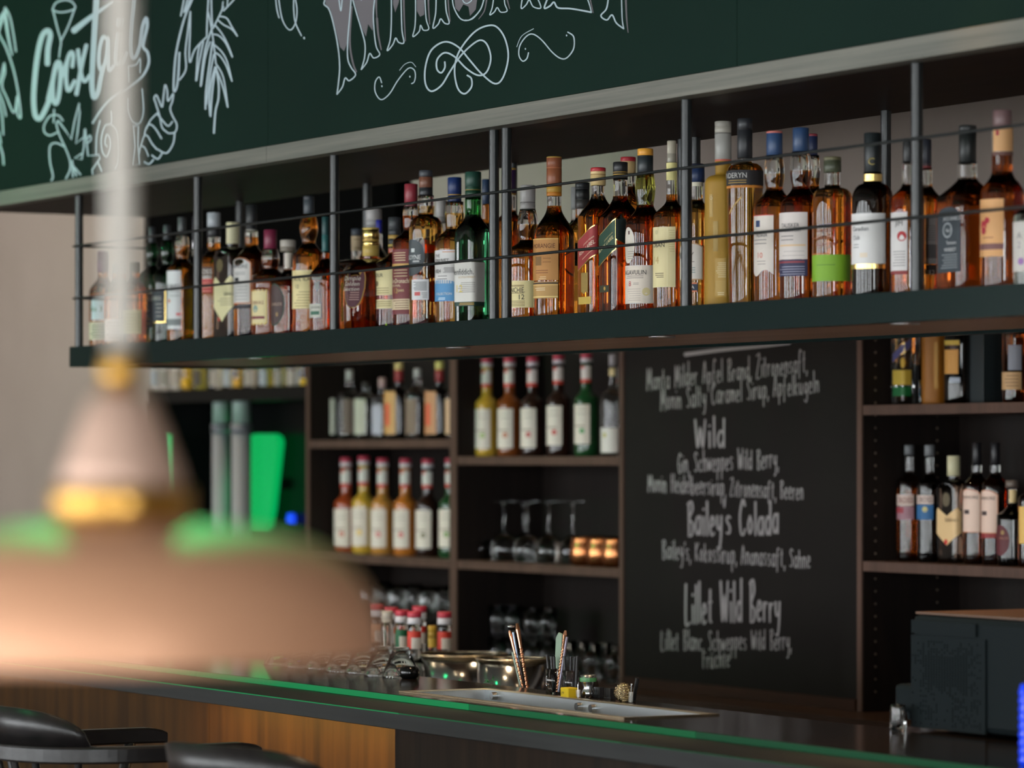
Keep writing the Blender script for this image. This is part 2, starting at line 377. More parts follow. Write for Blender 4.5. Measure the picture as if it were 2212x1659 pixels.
# first word, fat brush letters
for q, a, b in (
    ([(408, 548), (412, 420), (432, 300), (405, 262), (362, 310), (327, 450), (302, 650), (290, 850), (305, 985), (345, 1010), (392, 930), (430, 838)], 13.5, 13),
    ([(415, 850), (450, 700), (480, 560), (505, 530), (520, 580), (518, 700), (500, 840), (478, 885), (455, 830), (455, 680), (490, 545)], 12, 11),
    ([(620, 570), (628, 470), (605, 448), (578, 520), (566, 650), (578, 760), (600, 765), (640, 690)], 10, 10), ([(520, 690), (560, 560), (600, 460)], 9, 9),
    ([(740, 385), (700, 560), (655, 805)], 10, 11), ([(668, 425), (690, 600), (722, 695), (770, 640)], 10, 9),
    ([(850, -330), (830, -20), (815, 200), (800, 450), (788, 700), (803, 828), (840, 790), (870, 650), (895, 560)], 16, 11),
    ([(632, 262), (760, 160), (870, 85), (975, 15)], 16, 5),
    ([(920, 330), (885, 320), (855, 420), (850, 550), (880, 600), (918, 480), (932, 320), (935, 480), (940, 600), (985, 560)], 10, 9),
    ([(1020, 285), (1005, 420), (1000, 530), (1035, 540), (1075, 450)], 11, 9), ([(1030, 165), (1022, 215)], 13, 12),
    ([(1165, -380), (1142, -20), (1120, 200), (1110, 400), (1125, 490), (1160, 475), (1195, 380)], 11, 9),
    ([(1195, 385), (1215, 230), (1248, 155), (1258, 220), (1235, 320), (1222, 400), (1262, 450), (1270, 545), (1215, 650), (1100, 742), (950, 850), (860, 950), (795, 1050)], 10, 5)):
    st.line(A(q), a, b)
part('cocktails_lettering', 'fat white chalk brush word')
for gi, q in enumerate(([(450, 85), (480, 25), (560, 0), (620, 20), (645, 68), (590, 95), (510, 105), (450, 85)], [(455, 85), (490, 230), (522, 350), (515, 420), (507, 490)], [(640, 75), (585, 225), (525, 345)],
          [(465, 935), (460, 1045)], [(540, 1030), (500, 985), (430, 990), (380, 1070), (385, 1130), (430, 1155), (490, 1130)],
          [(500, 1030), (485, 1060), (510, 1150), (560, 1260), (600, 1370), (600, 1450), (565, 1525)], [(440, 1540), (455, 1500), (430, 1380), (430, 1250), (480, 1220), (550, 1250)],
          [(620, 1370), (625, 1510)], [(620, 1390), (655, 1500)], [(640, 1430), (690, 1490)], [(860, 1030), (830, 1160), (825, 1320)], [(840, 1380), (875, 1460)],
          [(960, 950), (960, 1050), (905, 1075), (872, 1180), (880, 1290), (920, 1335), (950, 1260), (948, 1180), (920, 1150), (905, 1220), (925, 1250)],
          [(960, 1060), (1010, 1120), (1025, 1250), (1020, 1380), (995, 1440)], [(1090, 565), (1095, 700)], [(1090, 565), (1160, 550), (1195, 500), (1195, 620)],
          [(1085, 840), (1090, 950), (1130, 1040), (1190, 1050), (1225, 950), (1213, 760)], [(745, 1190), (770, 1155), (780, 1190), (750, 1220)])):
    if gi == 3: part('cocktail_glass_drawing', 'white chalk conical glass outline')
    st.line(A(q), 4.2, 4.0)
for q in ([(500, 1030), (560, 1110), (610, 1190), (640, 1030), (680, 880), (685, 960), (665, 1130), (650, 1225), (720, 1170), (725, 1105), (720, 1250), (700, 1360), (640, 1350), (700, 1310)],
          [(730, 1100), (755, 1330), (850, 1320), (860, 1350), (790, 1450), (795, 1485)], [(1130, 1075), (1180, 1075), (1175, 1240), (1190, 1400), (1130, 1410), (1150, 1250), (1135, 1075)]):
    st.line(A(q), 4.2, 4.0, sharp=True)
for q in ([(1065, 700), (1055, 670), (1070, 650), (1090, 690), (1110, 730), (1120, 650), (1130, 580), (1145, 620), (1150, 690), (1185, 640), (1180, 690), (1165, 740), (1180, 790), (1210, 850), (1200, 900), (1160, 910), (1140, 900), (1110, 870), (1095, 800), (1065, 700)],
          [(1080, 780), (1110, 820), (1150, 860), (1180, 830)], [(1000, 880), (1030, 820), (1080, 770)], [(985, 930), (1000, 870), (1030, 850), (1065, 880), (1105, 945)],
          [(960, 1000), (985, 930), (1010, 930), (1040, 980), (1075, 1020)], [(950, 1050), (960, 1000), (990, 1010), (1015, 1065)], [(1195, 910), (1185, 980), (1140, 1045), (1080, 1020)],
          [(1110, 1045), (1080, 1085), (1040, 1060)], [(1050, 1090), (1020, 1120), (985, 1105)]):
    st.line(Gq(q), 4.2, 4.0)
part('fruit_and_glass_drawing', 'white chalk drawing of glass, fruit and pineapple')
# palm leaves at the left edge
for q in ([(-60, 180), (0, 300), (60, 420), (120, 600), (160, 800), (182, 1000), (150, 960), (158, 800)], [(-20, 300), (40, 100), (50, 70), (90, 150), (120, 300), (140, 440)], [(50, 80), (75, 300), (107, 470)], [(40, 100), (60, 260), (95, 430)],
          [(-10, 220), (40, 110)], [(-10, 170), (35, 100)], [(-10, 280), (42, 120)], [(40, 540), (15, 650), (-10, 720)], [(40, 540), (45, 620), (20, 730), (60, 830), (122, 962), (148, 825)],
          [(-10, 780), (30, 880), (55, 990)], [(-15, 830), (20, 980), (32, 1150)], [(-10, 1120), (12, 1220)], [(-15, 1200), (25, 1310), (35, 1405)]):
    st.line(A(q), 5.2, 4.2)
part('palm_drawing', 'white chalk palm leaves at the left end')
# palm leaf in the middle
for gi, (q, a) in enumerate((([(520, -420), (375, -30), (280, 200), (200, 500), (160, 750), (145, 1080), (190, 1000), (215, 620), (203, 900)], 5.0), ([(345, 140), (310, 400), (285, 620), (290, 830), (215, 955)], 4.2), ([(345, 140), (340, 400), (330, 640), (342, 745), (400, 590), (540, 440)], 4.2),
             ([(270, -20), (230, 190)], 4), ([(315, -20), (265, 150)], 4), ([(345, -20), (285, 140)], 4), ([(555, 140), (590, 300), (620, 500), (650, 760)], 4), ([(560, -20), (545, 250), (540, 440)], 4), ([(595, -20), (600, 200), (610, 310)], 4),
             ([(980, -160), (870, -10), (740, 130)], 4), ([(740, 80), (680, 210), (615, 340)], 4), ([(735, 20), (725, 110)], 3.5), ([(790, -10), (785, 80)], 3.5), ([(700, 195), (780, 220), (840, 320), (905, 430)], 4), ([(905, 430), (840, 350), (740, 295), (675, 240)], 4),
             ([(640, 300), (720, 400), (790, 530), (847, 680)], 4), ([(845, 680), (770, 520), (690, 430), (625, 410)], 4), ([(635, 540), (720, 620), (785, 740), (842, 970)], 4), ([(842, 970), (770, 780), (700, 670), (645, 630)], 4),
             ([(650, 760), (740, 930), (792, 1280)], 4), ([(790, 1280), (730, 1030), (655, 830)], 4), ([(650, 800), (682, 1000), (680, 1180), (645, 1330), (626, 1590)], 5), ([(640, 800), (590, 1000), (570, 1200), (582, 1385)], 4.5), ([(640, 850), (612, 1050), (598, 1200), (586, 1390)], 4.5),
             ([(610, 500), (560, 850), (530, 1100), (525, 1305)], 4.5), ([(625, 650), (580, 900), (535, 1250)], 4), ([(600, 350), (530, 560), (490, 800), (468, 1030)], 4.5), ([(580, 500), (520, 700), (475, 1020)], 4), ([(470, 510), (435, 640), (412, 965)], 4), ([(500, 500), (455, 720), (418, 960)], 4),
             ([(1365, -10), (1380, 120), (1405, 213)], 3.2), ([(1400, -10), (1440, 220), (1500, 335), (1555, 352), (1605, 260), (1620, 120), (1600, -10)], 3.2), ([(1580, -10), (1580, 120), (1600, 270), (1672, 428)], 3.2))):
    if q[0][0] == 1365: part('palm_drawing', 'white chalk palm leaf between the two words')
    st.line(Bq(q), a)
st.dot(350 + 1705 / 5.531, 455 / 5.531, 2.6)
part('curl_drawing', 'white chalk curl left of the second word')

# ================================================================ hanging bottle shelf
SHZ = EYE + 0.281
HX0, HX1 = X(150, 3.66), -3.75
shelf = thing('hanging_shelf', 'long dark hanging shelf with posts and thin rails carrying the whisky bottles', 'shelf', ((HX0 + HX1) / 2, 3.9, SHZ))
so = tuple(shelf.location)
LACQ = mat('dark_green_lacquer', (0.0030, 0.0125, 0.0118), 0.26, spec=0.10)
UND2 = wood('oak_soffit', srgb((186, 146, 122)), srgb((206, 164, 140)), (1.0, 14, 14), 0.4, 0.05)
def sb(name, m, *a, bev=0): return bbox(name, m, *a, par=shelf, o=so, bev=bev)
f_ = MB()
for a in ((HX0, HX1, 3.66, 3.685, SHZ - .052, SHZ), (HX0, HX1, 4.15, 4.172, SHZ - .052, SHZ), (HX0, HX0 + .02, 3.685, 4.15, SHZ - .052, SHZ), (HX0 + .02, HX1, 3.685, 4.15, SHZ - .012, SHZ)):
    f_.box(a[0] - so[0], a[1] - so[0], a[2] - so[1], a[3] - so[1], a[4] - so[2], a[5] - so[2])
f_.build('shelf_board', LACQ, shelf)
sb('underside_panel', UND2, HX0 + .02, HX1, 3.685, 4.15, SHZ - .046, SHZ - .012)
PX = [-8.849, -8.114, -7.382, -6.650, -6.597, -5.905, -5.165, -4.43]
for x in PX:
    for y in (3.69, 4.145):
        MB().tube((x - so[0], y - so[1], 0), (x - so[0], y - so[1], 0.389), 0.0105, n=16).build('post', BLACKM, shelf)
ranges = [(-8.849, -8.114), (-8.114, -7.382), (-7.382, -6.650), (-6.650, -5.905), (-5.905, -5.165), (-5.165, -4.43), (-4.43, HX1)]
for a, b in ranges:
    for h in (0.125, 0.259):
        MB().tube((a - 0.006 - so[0], 3.6765 - so[1], h), (b - 0.004 - so[0], 3.6765 - so[1], h), 0.0029, n=8).build('rail', BLACKM, shelf)
for h in (0.125, 0.259): MB().tube((-8.849 - so[0], 3.69 - so[1], h), (-8.849 - so[0], 4.145 - so[1], h), 0.0029, n=8).build('rail', BLACKM, shelf)
LAMPW = mat('warm_lamp_lens', (1, .8, .55), .3, emit=9, emitcol=(1.0, 0.72, 0.46))
for px in (560, 990, 1430, 1955):
    x = X(px, 3.80); z = SHZ - .046
    d = MB().lathe([(0.017, -0.003), (0.026, -0.003), (0.027, 0.0), (0.017, 0.0)], 24, x - so[0], 3.80 - so[1], close=False)
    for i in range(len(d.v)): d.v[i] = (d.v[i][0], d.v[i][1], d.v[i][2] - .046)
    dl = d.build('downlight', SILVER, shelf)
    ln = MB().lathe([(0.001, -0.0015), (0.017, -0.0015)], 24, x - so[0], 3.80 - so[1], close=False)
    for i in range(len(ln.v)): ln.v[i] = (ln.v[i][0], ln.v[i][1], ln.v[i][2] - .046)
    ln.build('lamp_lens', LAMPW, dl)
    light('downlight_glow', 'SPOT', (x, 3.80, z - 0.012), 9, (1.0, 0.70, 0.42), target=(x, 3.95, 0), size=0.03, spot=2.0, blend=0.7)

# ================================================================ bar counter
CH = EYE - 0.481; LH = EYE - 0.494; BH = EYE - 0.5266
CTX0, CTX1 = -9.6, -2.9
CTW = wood('dark_counter_oak', srgb((24, 19, 16)), srgb((36, 29, 24)), (2.0, 26, 26), 0.13, 0.02, spec=0.4)
EDGEW = wood('slate_edge_oak', srgb((24, 26, 26)), srgb((36, 38, 38)), (2.0, 40, 60), 0.5, 0.1, spec=.3)
bar = thing('bar_counter', 'long dark bar counter with stepped edge and wood panelled front', 'bar counter', (-6.3, 3.5, 0))
bo = tuple(bar.location)
kx0, kx1 = X(873, 3.504), X(1351, 3.504)
EXT0 = X(1905, 3.79)
t1 = MB(); t2 = MB()
def tb(m, a): m.box(a[0] - bo[0], a[1] - bo[0], a[2] - bo[1], a[3] - bo[1], a[4] - bo[2], a[5] - bo[2])
tb(t1, (CTX0, CTX1, 3.30, 3.455, BH, LH))
t1.build('counter_edge', EDGEW, bar, bevel=.0015)
for a in ((CTX0, CTX1, 3.455, 3.504, BH, CH), (CTX0, CTX1, 3.695, 3.79, BH, CH), (CTX0, kx0, 3.504, 3.695, BH, CH), (kx1, CTX1, 3.504, 3.695, BH, CH), (EXT0, CTX1, 3.79, 4.35, BH, CH)): tb(t2, a)
t2.build('countertop', CTW, bar)
for i, (a, b, e_) in enumerate(((CTX0 + .01, X(420, 3.45), .16), (X(420, 3.45), X(1010, 3.45), .15), (X(1010, 3.45), X(1500, 3.45), .055), (X(1500, 3.45), CTX1, .016))):  # glowing strips stand in for green reflections on riser and edge, dimmer rightwards
    gl_ = mat('green_sheen_%s' % 'abcd'[i], (.01, .05, .025), .5, spec=.1, emit=e_, emitcol=(.01, 1.0, .27))
    bbox('green_sheen_band', gl_, a + .001, b - .001, 3.4525, 3.4548, LH + .0005, CH - .0008, par=bar, o=bo)
    bbox('green_sheen_edge', gl_, a + .001, b - .001, 3.2985, 3.3005, LH - .0022, LH - .0002, par=bar, o=bo)
FRONTW = wood('front_panel_oak', srgb((34, 22, 9)), srgb((60, 40, 16)), (26, 26, 1.3), 0.5, 0.1, spec=.12)
FRONTD = wood('front_panel_dark_oak', srgb((22, 16, 12)), srgb((42, 31, 22)), (30, 30, 1.3), 0.5, 0.1, spec=.10)
fx = X(848, 3.33)
seams = [CTX0, X(60, 3.56), X(452, 3.56), fx + .1]
for a, b in zip(seams[:-1], seams[1:]): bbox('front_panel', FRONTW, a + .001, b - .001, 3.56, 3.585, 0.02, BH, par=bar, o=bo)
for a, b in ((fx, fx + 1.1), (fx + 1.1, CTX1)): bbox('front_panel', FRONTD, a + .001, b - .001, 3.335, 3.36, 0.02, BH, par=bar, o=bo)
bbox('under_lip_strip_lamp', mat('warm_strip', (1, .7, .3), .4, emit=6, emitcol=(1, .62, .22)), CTX0 + .2, fx - .03, 3.45, 3.462, BH - .008, BH - .0005, par=bar, o=bo)
light('strip_glow', 'AREA', ((X(330, 3.45) + fx) / 2, 3.44, BH - 0.02), 5.6, (1.0, 0.54, 0.09), target=((X(330, 3.45) + fx) / 2, 3.54, 0.55), size=abs(fx - X(330, 3.45)) - .1, size_y=0.02)
bbox('back_panel', BLACKP, CTX0, CTX1, 3.76, 3.785, 0.02, BH, par=bar, o=bo)
bbox('return_panel', FRONTD, fx + .001, fx + .02, 3.361, 3.559, 0.02, BH, par=bar, o=bo)
bbox('end_panel', FRONTD, CTX0, CTX0 + .02, 3.585, 3.76, 0.02, BH, par=bar, o=bo)

sink = thing('bar_sink', 'narrow steel drop in bar sink trough set in the counter', 'sink', ((kx0 + kx1) / 2, 3.6, CH))
ko = tuple(sink.location)
bs = MB(); W = 0.004
def kb(m, a): m.box(a[0] - ko[0], a[1] - ko[0], a[2] - ko[1], a[3] - ko[1], a[4] - ko[2], a[5] - ko[2])
for a in ((kx0 + .001, kx0 + W, 3.505, 3.694, CH - .16, CH), (kx1 - W, kx1 - .001, 3.505, 3.694, CH - .16, CH), (kx0 + W, kx1 - W, 3.505, 3.505 + W, CH - .16, CH), (kx0 + W, kx1 - W, 3.694 - W, 3.694, CH - .16, CH), (kx0 + .001, kx1 - .001, 3.505, 3.694, CH - .164, CH - .16)): kb(bs, a)
bs.build('basin', mat('satin_steel', (0.55, 0.58, 0.60), 0.38, 0.9), sink)
rm = MB()
for a in ((kx0 - .008, kx0 + W, 3.496, 3.703, CH + .0003, CH + .003), (kx1 - W, kx1 + .008, 3.496, 3.703, CH + .0003, CH + .003), (kx0 + W, kx1 - W, 3.496, 3.509, CH + .0003, CH + .003), (kx0 + W, kx1 - W, 3.690, 3.703, CH + .0003, CH + .003)): kb(rm, a)
rm.build('rim', mat('warm_steel', (0.72, 0.60, 0.42), 0.25, 1.0), sink)  # steel rim, the warm light it reflects is put into its colour
for px, py in ((1070, 1503), (1254, 1526), (1284, 1530)):
    p = P(px, py, 3.688)
    MB().tube((p.x - ko[0], 3.69 - ko[1], p.z - ko[2]), (p.x - ko[0], 3.678 - ko[1], p.z - ko[2]), 0.0085, 0.0075, 16).build('knob', STEEL, sink)

WH = EYE - 0.64
wt = thing('work_counter', 'steel topped work counter behind the bar', 'counter', (-6.5, 4.1, 0))
wo = tuple(wt.location)
bbox('worktop', STEEL, CTX0 + .3, EXT0 - .02, 3.80, 4.45, WH - .03, WH, par=wt, o=wo)
bbox('cabinet_body', BLACKP, CTX0 + .3, EXT0 - .02, 3.82, 4.43, 0.0, WH - .03, par=wt, o=wo)

# ================================================================ back bar: shelf units, chalkboard, counter
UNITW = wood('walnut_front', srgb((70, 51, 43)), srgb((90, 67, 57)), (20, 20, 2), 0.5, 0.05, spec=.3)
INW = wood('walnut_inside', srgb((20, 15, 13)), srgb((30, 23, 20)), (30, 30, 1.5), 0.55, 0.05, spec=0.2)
bc = thing('back_counter', 'dark brown back counter under the shelves and the menu board', 'counter', (-9, 5.4, 0))
co = tuple(bc.location)
bbox('counter_slab', wood('back_slab_walnut', srgb((44, 30, 24)), srgb((66, 46, 36)), (2, 20, 20), 0.35, 0.05, spec=0.3), -13.6, -5.6, 5.15, 5.77, WH - .04, WH, par=bc, o=co)
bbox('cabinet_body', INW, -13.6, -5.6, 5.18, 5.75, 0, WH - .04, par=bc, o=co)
def unit(label, px0, px1, hs, top, x1=None, holes=False, th=0.02):
    x0 = X(px0, 5.3); x1 = x1 or X(px1, 5.3)
    u = thing('shelf_unit', label, 'shelf', (x0, 5.45, WH)); o = tuple(u.location)
    sp = bbox('side_panel', UNITW, x0, x0 + th, 5.30, 5.60, WH, EYE + top, par=u, o=o)
    bbox('side_panel', UNITW, x1 - th, x1, 5.30, 5.60, WH, EYE + top, par=u, o=o)
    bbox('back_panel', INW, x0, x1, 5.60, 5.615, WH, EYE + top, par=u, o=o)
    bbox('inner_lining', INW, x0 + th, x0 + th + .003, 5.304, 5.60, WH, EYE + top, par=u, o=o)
    for h in hs: bbox('shelf_board', UNITW, x0 + th + .003, x1 - th, 5.302, 5.60, EYE + h - .025, EYE + h, par=u, o=o, bev=.001)
    if holes:
        hm = MB()
        for yy in (5.34, 5.53):
            for k in range(36):
                z = WH + .05 + k * .0315
                hm.tube((x0 + th + .0029 - o[0], yy - o[1], z - o[2]), (x0 + th + .0042 - o[0], yy - o[1], z - o[2]), 0.003, n=8)
        hm.build('shelf_pin_holes', mat('brass_sleeve', (.25, .2, .15), .4, .6), u)
    return u
unit('brown shelf unit with spirits above and red capped syrups below, left of the inverted glasses', 661, 978, (0.052, -0.312), 0.36, X(978, 5.3))
unit('brown shelf unit holding upturned wine glasses and copper mugs, left of the chalk menu', 978.4, 1345.5, (0.0, -0.312), 0.36)
unit('brown shelf unit with shelf pin holes, right of the chalk menu', 1851, 0, (0.128, -0.262), 0.36, x1=-6.0, holes=True)
MENUM = wood('chalkboard_black', (0.0075, 0.0064, 0.0060), (0.0115, 0.0098, 0.0090), (1.5, 1.5, 2.5), 0.6, 0.0, spec=0.10, detail=3)
mx0, mx1 = X(1347, 5.3), X(1850, 5.3)
menu = thing('chalkboard_menu', 'tall black chalkboard menu with handwritten cocktail list', 'chalkboard', ((mx0 + mx1) / 2, 5.31, WH + .03))
mo = tuple(menu.location)
bbox('board', MENUM, mx0, mx1, 5.303, 5.32, WH + .03, EYE + .36, par=menu, o=mo)
bbox('base_rail', wood('dark_sill_walnut', srgb((40, 24, 18)), srgb((58, 36, 27)), (2, 20, 20), 0.5, 0.05, spec=.15), mx0, mx1, 5.295, 5.34, WH + .0005, WH + .03, par=menu, o=mo)
GL = {  # single stroke handwriting: strokes of (x, y); x-height 1, ascender 1.75, descender -0.7
 'a': [[(.58, .88), (.3, 1), (.05, .5), (.26, 0), (.56, .35)], [(.6, 1.02), (.6, 0)]], 'b': [[(.1, 1.75), (.1, 0), (.35, -.02), (.58, .35), (.5, .85), (.12, .7)]],
 'c': [[(.55, .85), (.32, 1), (.08, .5), (.28, 0), (.58, .15)]], 'd': [[(.58, .8), (.3, 1), (.06, .5), (.28, 0), (.55, .4)], [(.6, 1.75), (.6, 0)]], 'e': [[(.1, .5), (.5, .6), (.45, .95), (.25, 1), (.08, .5), (.25, 0), (.55, .15)]],
 'f': [[(.55, 1.6), (.38, 1.75), (.25, 1.4), (.22, .5), (.2, -.5)], [(.02, .9), (.48, .95)]], 'g': [[(.58, .85), (.3, 1), (.08, .5), (.3, .08), (.56, .5), (.6, 1), (.6, -.3), (.4, -.7), (.1, -.5)]],
 'h': [[(.1, 1.75), (.1, 0)], [(.1, .6), (.35, 1), (.52, .7), (.54, 0)]], 'i': [[(.12, 1), (.14, 0)], [(.12, 1.35), (.13, 1.42)]], 'k': [[(.1, 1.75), (.1, 0)], [(.52, 1), (.14, .45), (.56, 0)]], 'l': [[(.12, 1.75), (.14, 0)]],
 'm': [[(.08, 1), (.1, 0)], [(.1, .65), (.28, 1), (.4, .7), (.42, 0)], [(.42, .65), (.62, 1), (.74, .7), (.76, 0)]], 'n': [[(.08, 1), (.1, 0)], [(.1, .6), (.35, 1), (.52, .7), (.54, 0)]], 'o': [[(.3, 1), (.08, .5), (.28, 0), (.54, .45), (.3, 1)]],
 'p': [[(.1, 1), (.1, -.7)], [(.1, .8), (.4, 1), (.56, .55), (.35, .05), (.12, .15)]], 'r': [[(.08, 1), (.1, 0)], [(.1, .6), (.28, .98), (.46, .95)]], 's': [[(.5, .9), (.25, 1), (.1, .75), (.45, .4), (.4, .05), (.06, .08)]], 't': [[(.25, 1.5), (.22, .15), (.42, 0)], [(.04, 1.02), (.46, 1.05)]],
 'u': [[(.08, 1), (.1, .2), (.3, 0), (.5, .3), (.54, 1), (.54, .2), (.64, 0)]], 'w': [[(.05, 1), (.2, 0), (.4, .8), (.58, 0), (.76, 1)]], 'y': [[(.08, 1), (.12, .45), (.32, .3), (.54, .6)], [(.58, 1), (.52, 0), (.36, -.65), (.12, -.6)]], 'z': [[(.06, .95), (.52, 1), (.08, .02), (.56, .05)]],
 'A': [[(.02, 0), (.36, 1.75), (.66, 0)], [(.14, .6), (.58, .65)]], 'B': [[(.12, 1.7), (.14, 0)], [(.0, 1.6), (.4, 1.75), (.56, 1.35), (.16, .92), (.6, .6), (.5, .05), (.08, 0)]], 'C': [[(.66, 1.45), (.42, 1.75), (.08, 1.0), (.2, .1), (.5, 0), (.7, .3)]], 'F': [[(.12, 1.7), (.14, 0)], [(.05, 1.7), (.6, 1.75)], [(.12, .95), (.48, 1)]],
 'G': [[(.62, 1.5), (.38, 1.75), (.08, .9), (.25, .05), (.55, .1), (.6, .75), (.36, .75)]], 'H': [[(.08, 1.75), (.1, 0)], [(.58, 1.75), (.6, 0)], [(.1, .9), (.6, .95)]], 'K': [[(.1, 1.75), (.1, 0)], [(.6, 1.75), (.12, .8), (.64, 0)]], 'L': [[(.12, 1.75), (.1, 0), (.6, .06)]],
 'M': [[(.05, 0), (.14, 1.75), (.42, .5), (.7, 1.75), (.8, 0)]], 'S': [[(.58, 1.5), (.34, 1.75), (.1, 1.35), (.52, .65), (.42, .05), (.04, .15)]], 'W': [[(.02, 1.75), (.26, 0), (.48, 1.3), (.7, 0), (.92, 1.75)]], 'Z': [[(.06, 1.65), (.62, 1.75), (.06, .02), (.68, .08)]],
 ',': [[(.1, .1), (.02, -.35)]], "'": [[(.1, 1.75), (.06, 1.4)]], '.': [[(.08, .05), (.1, .1)]], '\u00fc': [[(.08, 1), (.1, .2), (.3, 0), (.5, .3), (.54, 1), (.54, .2), (.64, 0)], [(.14, 1.35), (.15, 1.42)], [(.46, 1.35), (.47, 1.42)]]}
mt = Strokes(5.303)
def write(txt, x0, y0, x1, y1, xh, wd, cap=None):
    adv = [0.80 if ch == ' ' else max(q[0] for s_ in GL[ch] for q in s_) + (.27 if ch not in ",'." else .16) for ch in txt]
    tot = sum(adv); k = (x1 - x0) / tot; cur = 0.0
    asc = 1.75 if cap is None else cap / xh
    for ch, a in zip(txt, adv):
        if ch != ' ':
            jit = random.uniform(-.06, .06); js = random.uniform(.95, 1.06)
            for s_ in GL[ch]:
                pts = []
                for gx, gy in s_:
                    px = x0 + (cur + gx) * k; by = y0 + (y1 - y0) * (cur / tot)
                    g_ = gy if gy <= 1 else 1 + (gy - 1) * (asc - 1) / .75
                    pts.append((px, by - (g_ * js + jit) * xh))
                mt.line(pts, wd, wd * .85, n=4)
        cur += a
write('Manta Milder Apfel Brand, Zitronensaft,', 1398, 843, 1746, 803, 25, 2.3, 50)
write('Monin Salty Caramel Sirup, Apfelkugeln', 1428, 886, 1772, 846, 25, 2.3, 46)
write('Wild', 1502, 967, 1571, 966, 36, 4.6, 62)
write('Gin, Schweppes Wild Berry,', 1465, 1021, 1684, 1011, 26, 2.3, 44)
write('Monin Heidelbeersirup, Zitronensaft, Beeren', 1401, 1062, 1738, 1080, 24, 2.3, 38)
write("Bailey's Colada", 1487, 1158, 1686, 1153, 40, 4.6, 72)
write("Bailey's, Kokossirup, Ananassaft, Sahne", 1432, 1207, 1754, 1228, 25, 2.3, 40)
write('Lillet Wild Berry', 1481, 1347, 1690, 1341, 42, 4.6, 88)
write('Lillet Blanc, Schweppes Wild Berry,', 1429, 1404, 1712, 1404, 25, 2.3, 42)
write('Fr\u00fcchte', 1519, 1443, 1580, 1441, 24, 2.3, 36)
mt.line([(1482, 766), (1560, 756), (1640, 749), (1708, 742)], 9, 4)
g = MB(); g.v = [(v[0] - mo[0], v[1] - mo[1], v[2] - mo[2]) for v in mt.mb.v]; g.f = mt.mb.f; g.m = mt.mb.m; g.sm = mt.mb.sm
mtx = g.build('chalk_handwriting', mat('menu_chalk', (0.27, 0.26, 0.265), .9, spec=.1), menu); mtx['label'] = 'white chalk handwriting'

# left bay: dark recess cabinet, black wall panel, dispensers, green light
DARK = mat('black_gloss', (0.004, 0.005, 0.005), 0.25, spec=.12)
cab = thing('recess_cabinet', 'black open cabinet bay at the left end of the back bar', 'cabinet', (X(500, 5.5), 5.5, WH))
cbo = tuple(cab.location); cx0, cx1 = X(312, 5.36), X(660, 5.3) - .004
bbox('back_panel', DARK, cx0, cx1, 5.66, 5.68, WH, EYE + .36, par=cab, o=cbo)
bbox('side_panel', DARK, cx0, cx0 + .02, 5.36, 5.66, WH, EYE + .19, par=cab, o=cbo)
hs_ = H(500, 838, 5.36)
bbox('shelf_board', DARK, cx0 + .02, cx1, 5.36, 5.66, EYE + hs_ - .045, EYE + hs_, par=cab, o=cbo)
bpx0, bpx1 = X(320, 5.74), X(866, 5.74)
tag(MB().box(bpx0, bpx1, 5.72, 5.779, EYE + H(860, 552, 5.74), EYE + 1.0).build('wall_panel', mat('black_matt_panel', (0.0012, 0.0012, 0.0013), 0.9, spec=0.05)), 'large matt black wall panel behind the left half of the bottle shelf', 'panel')
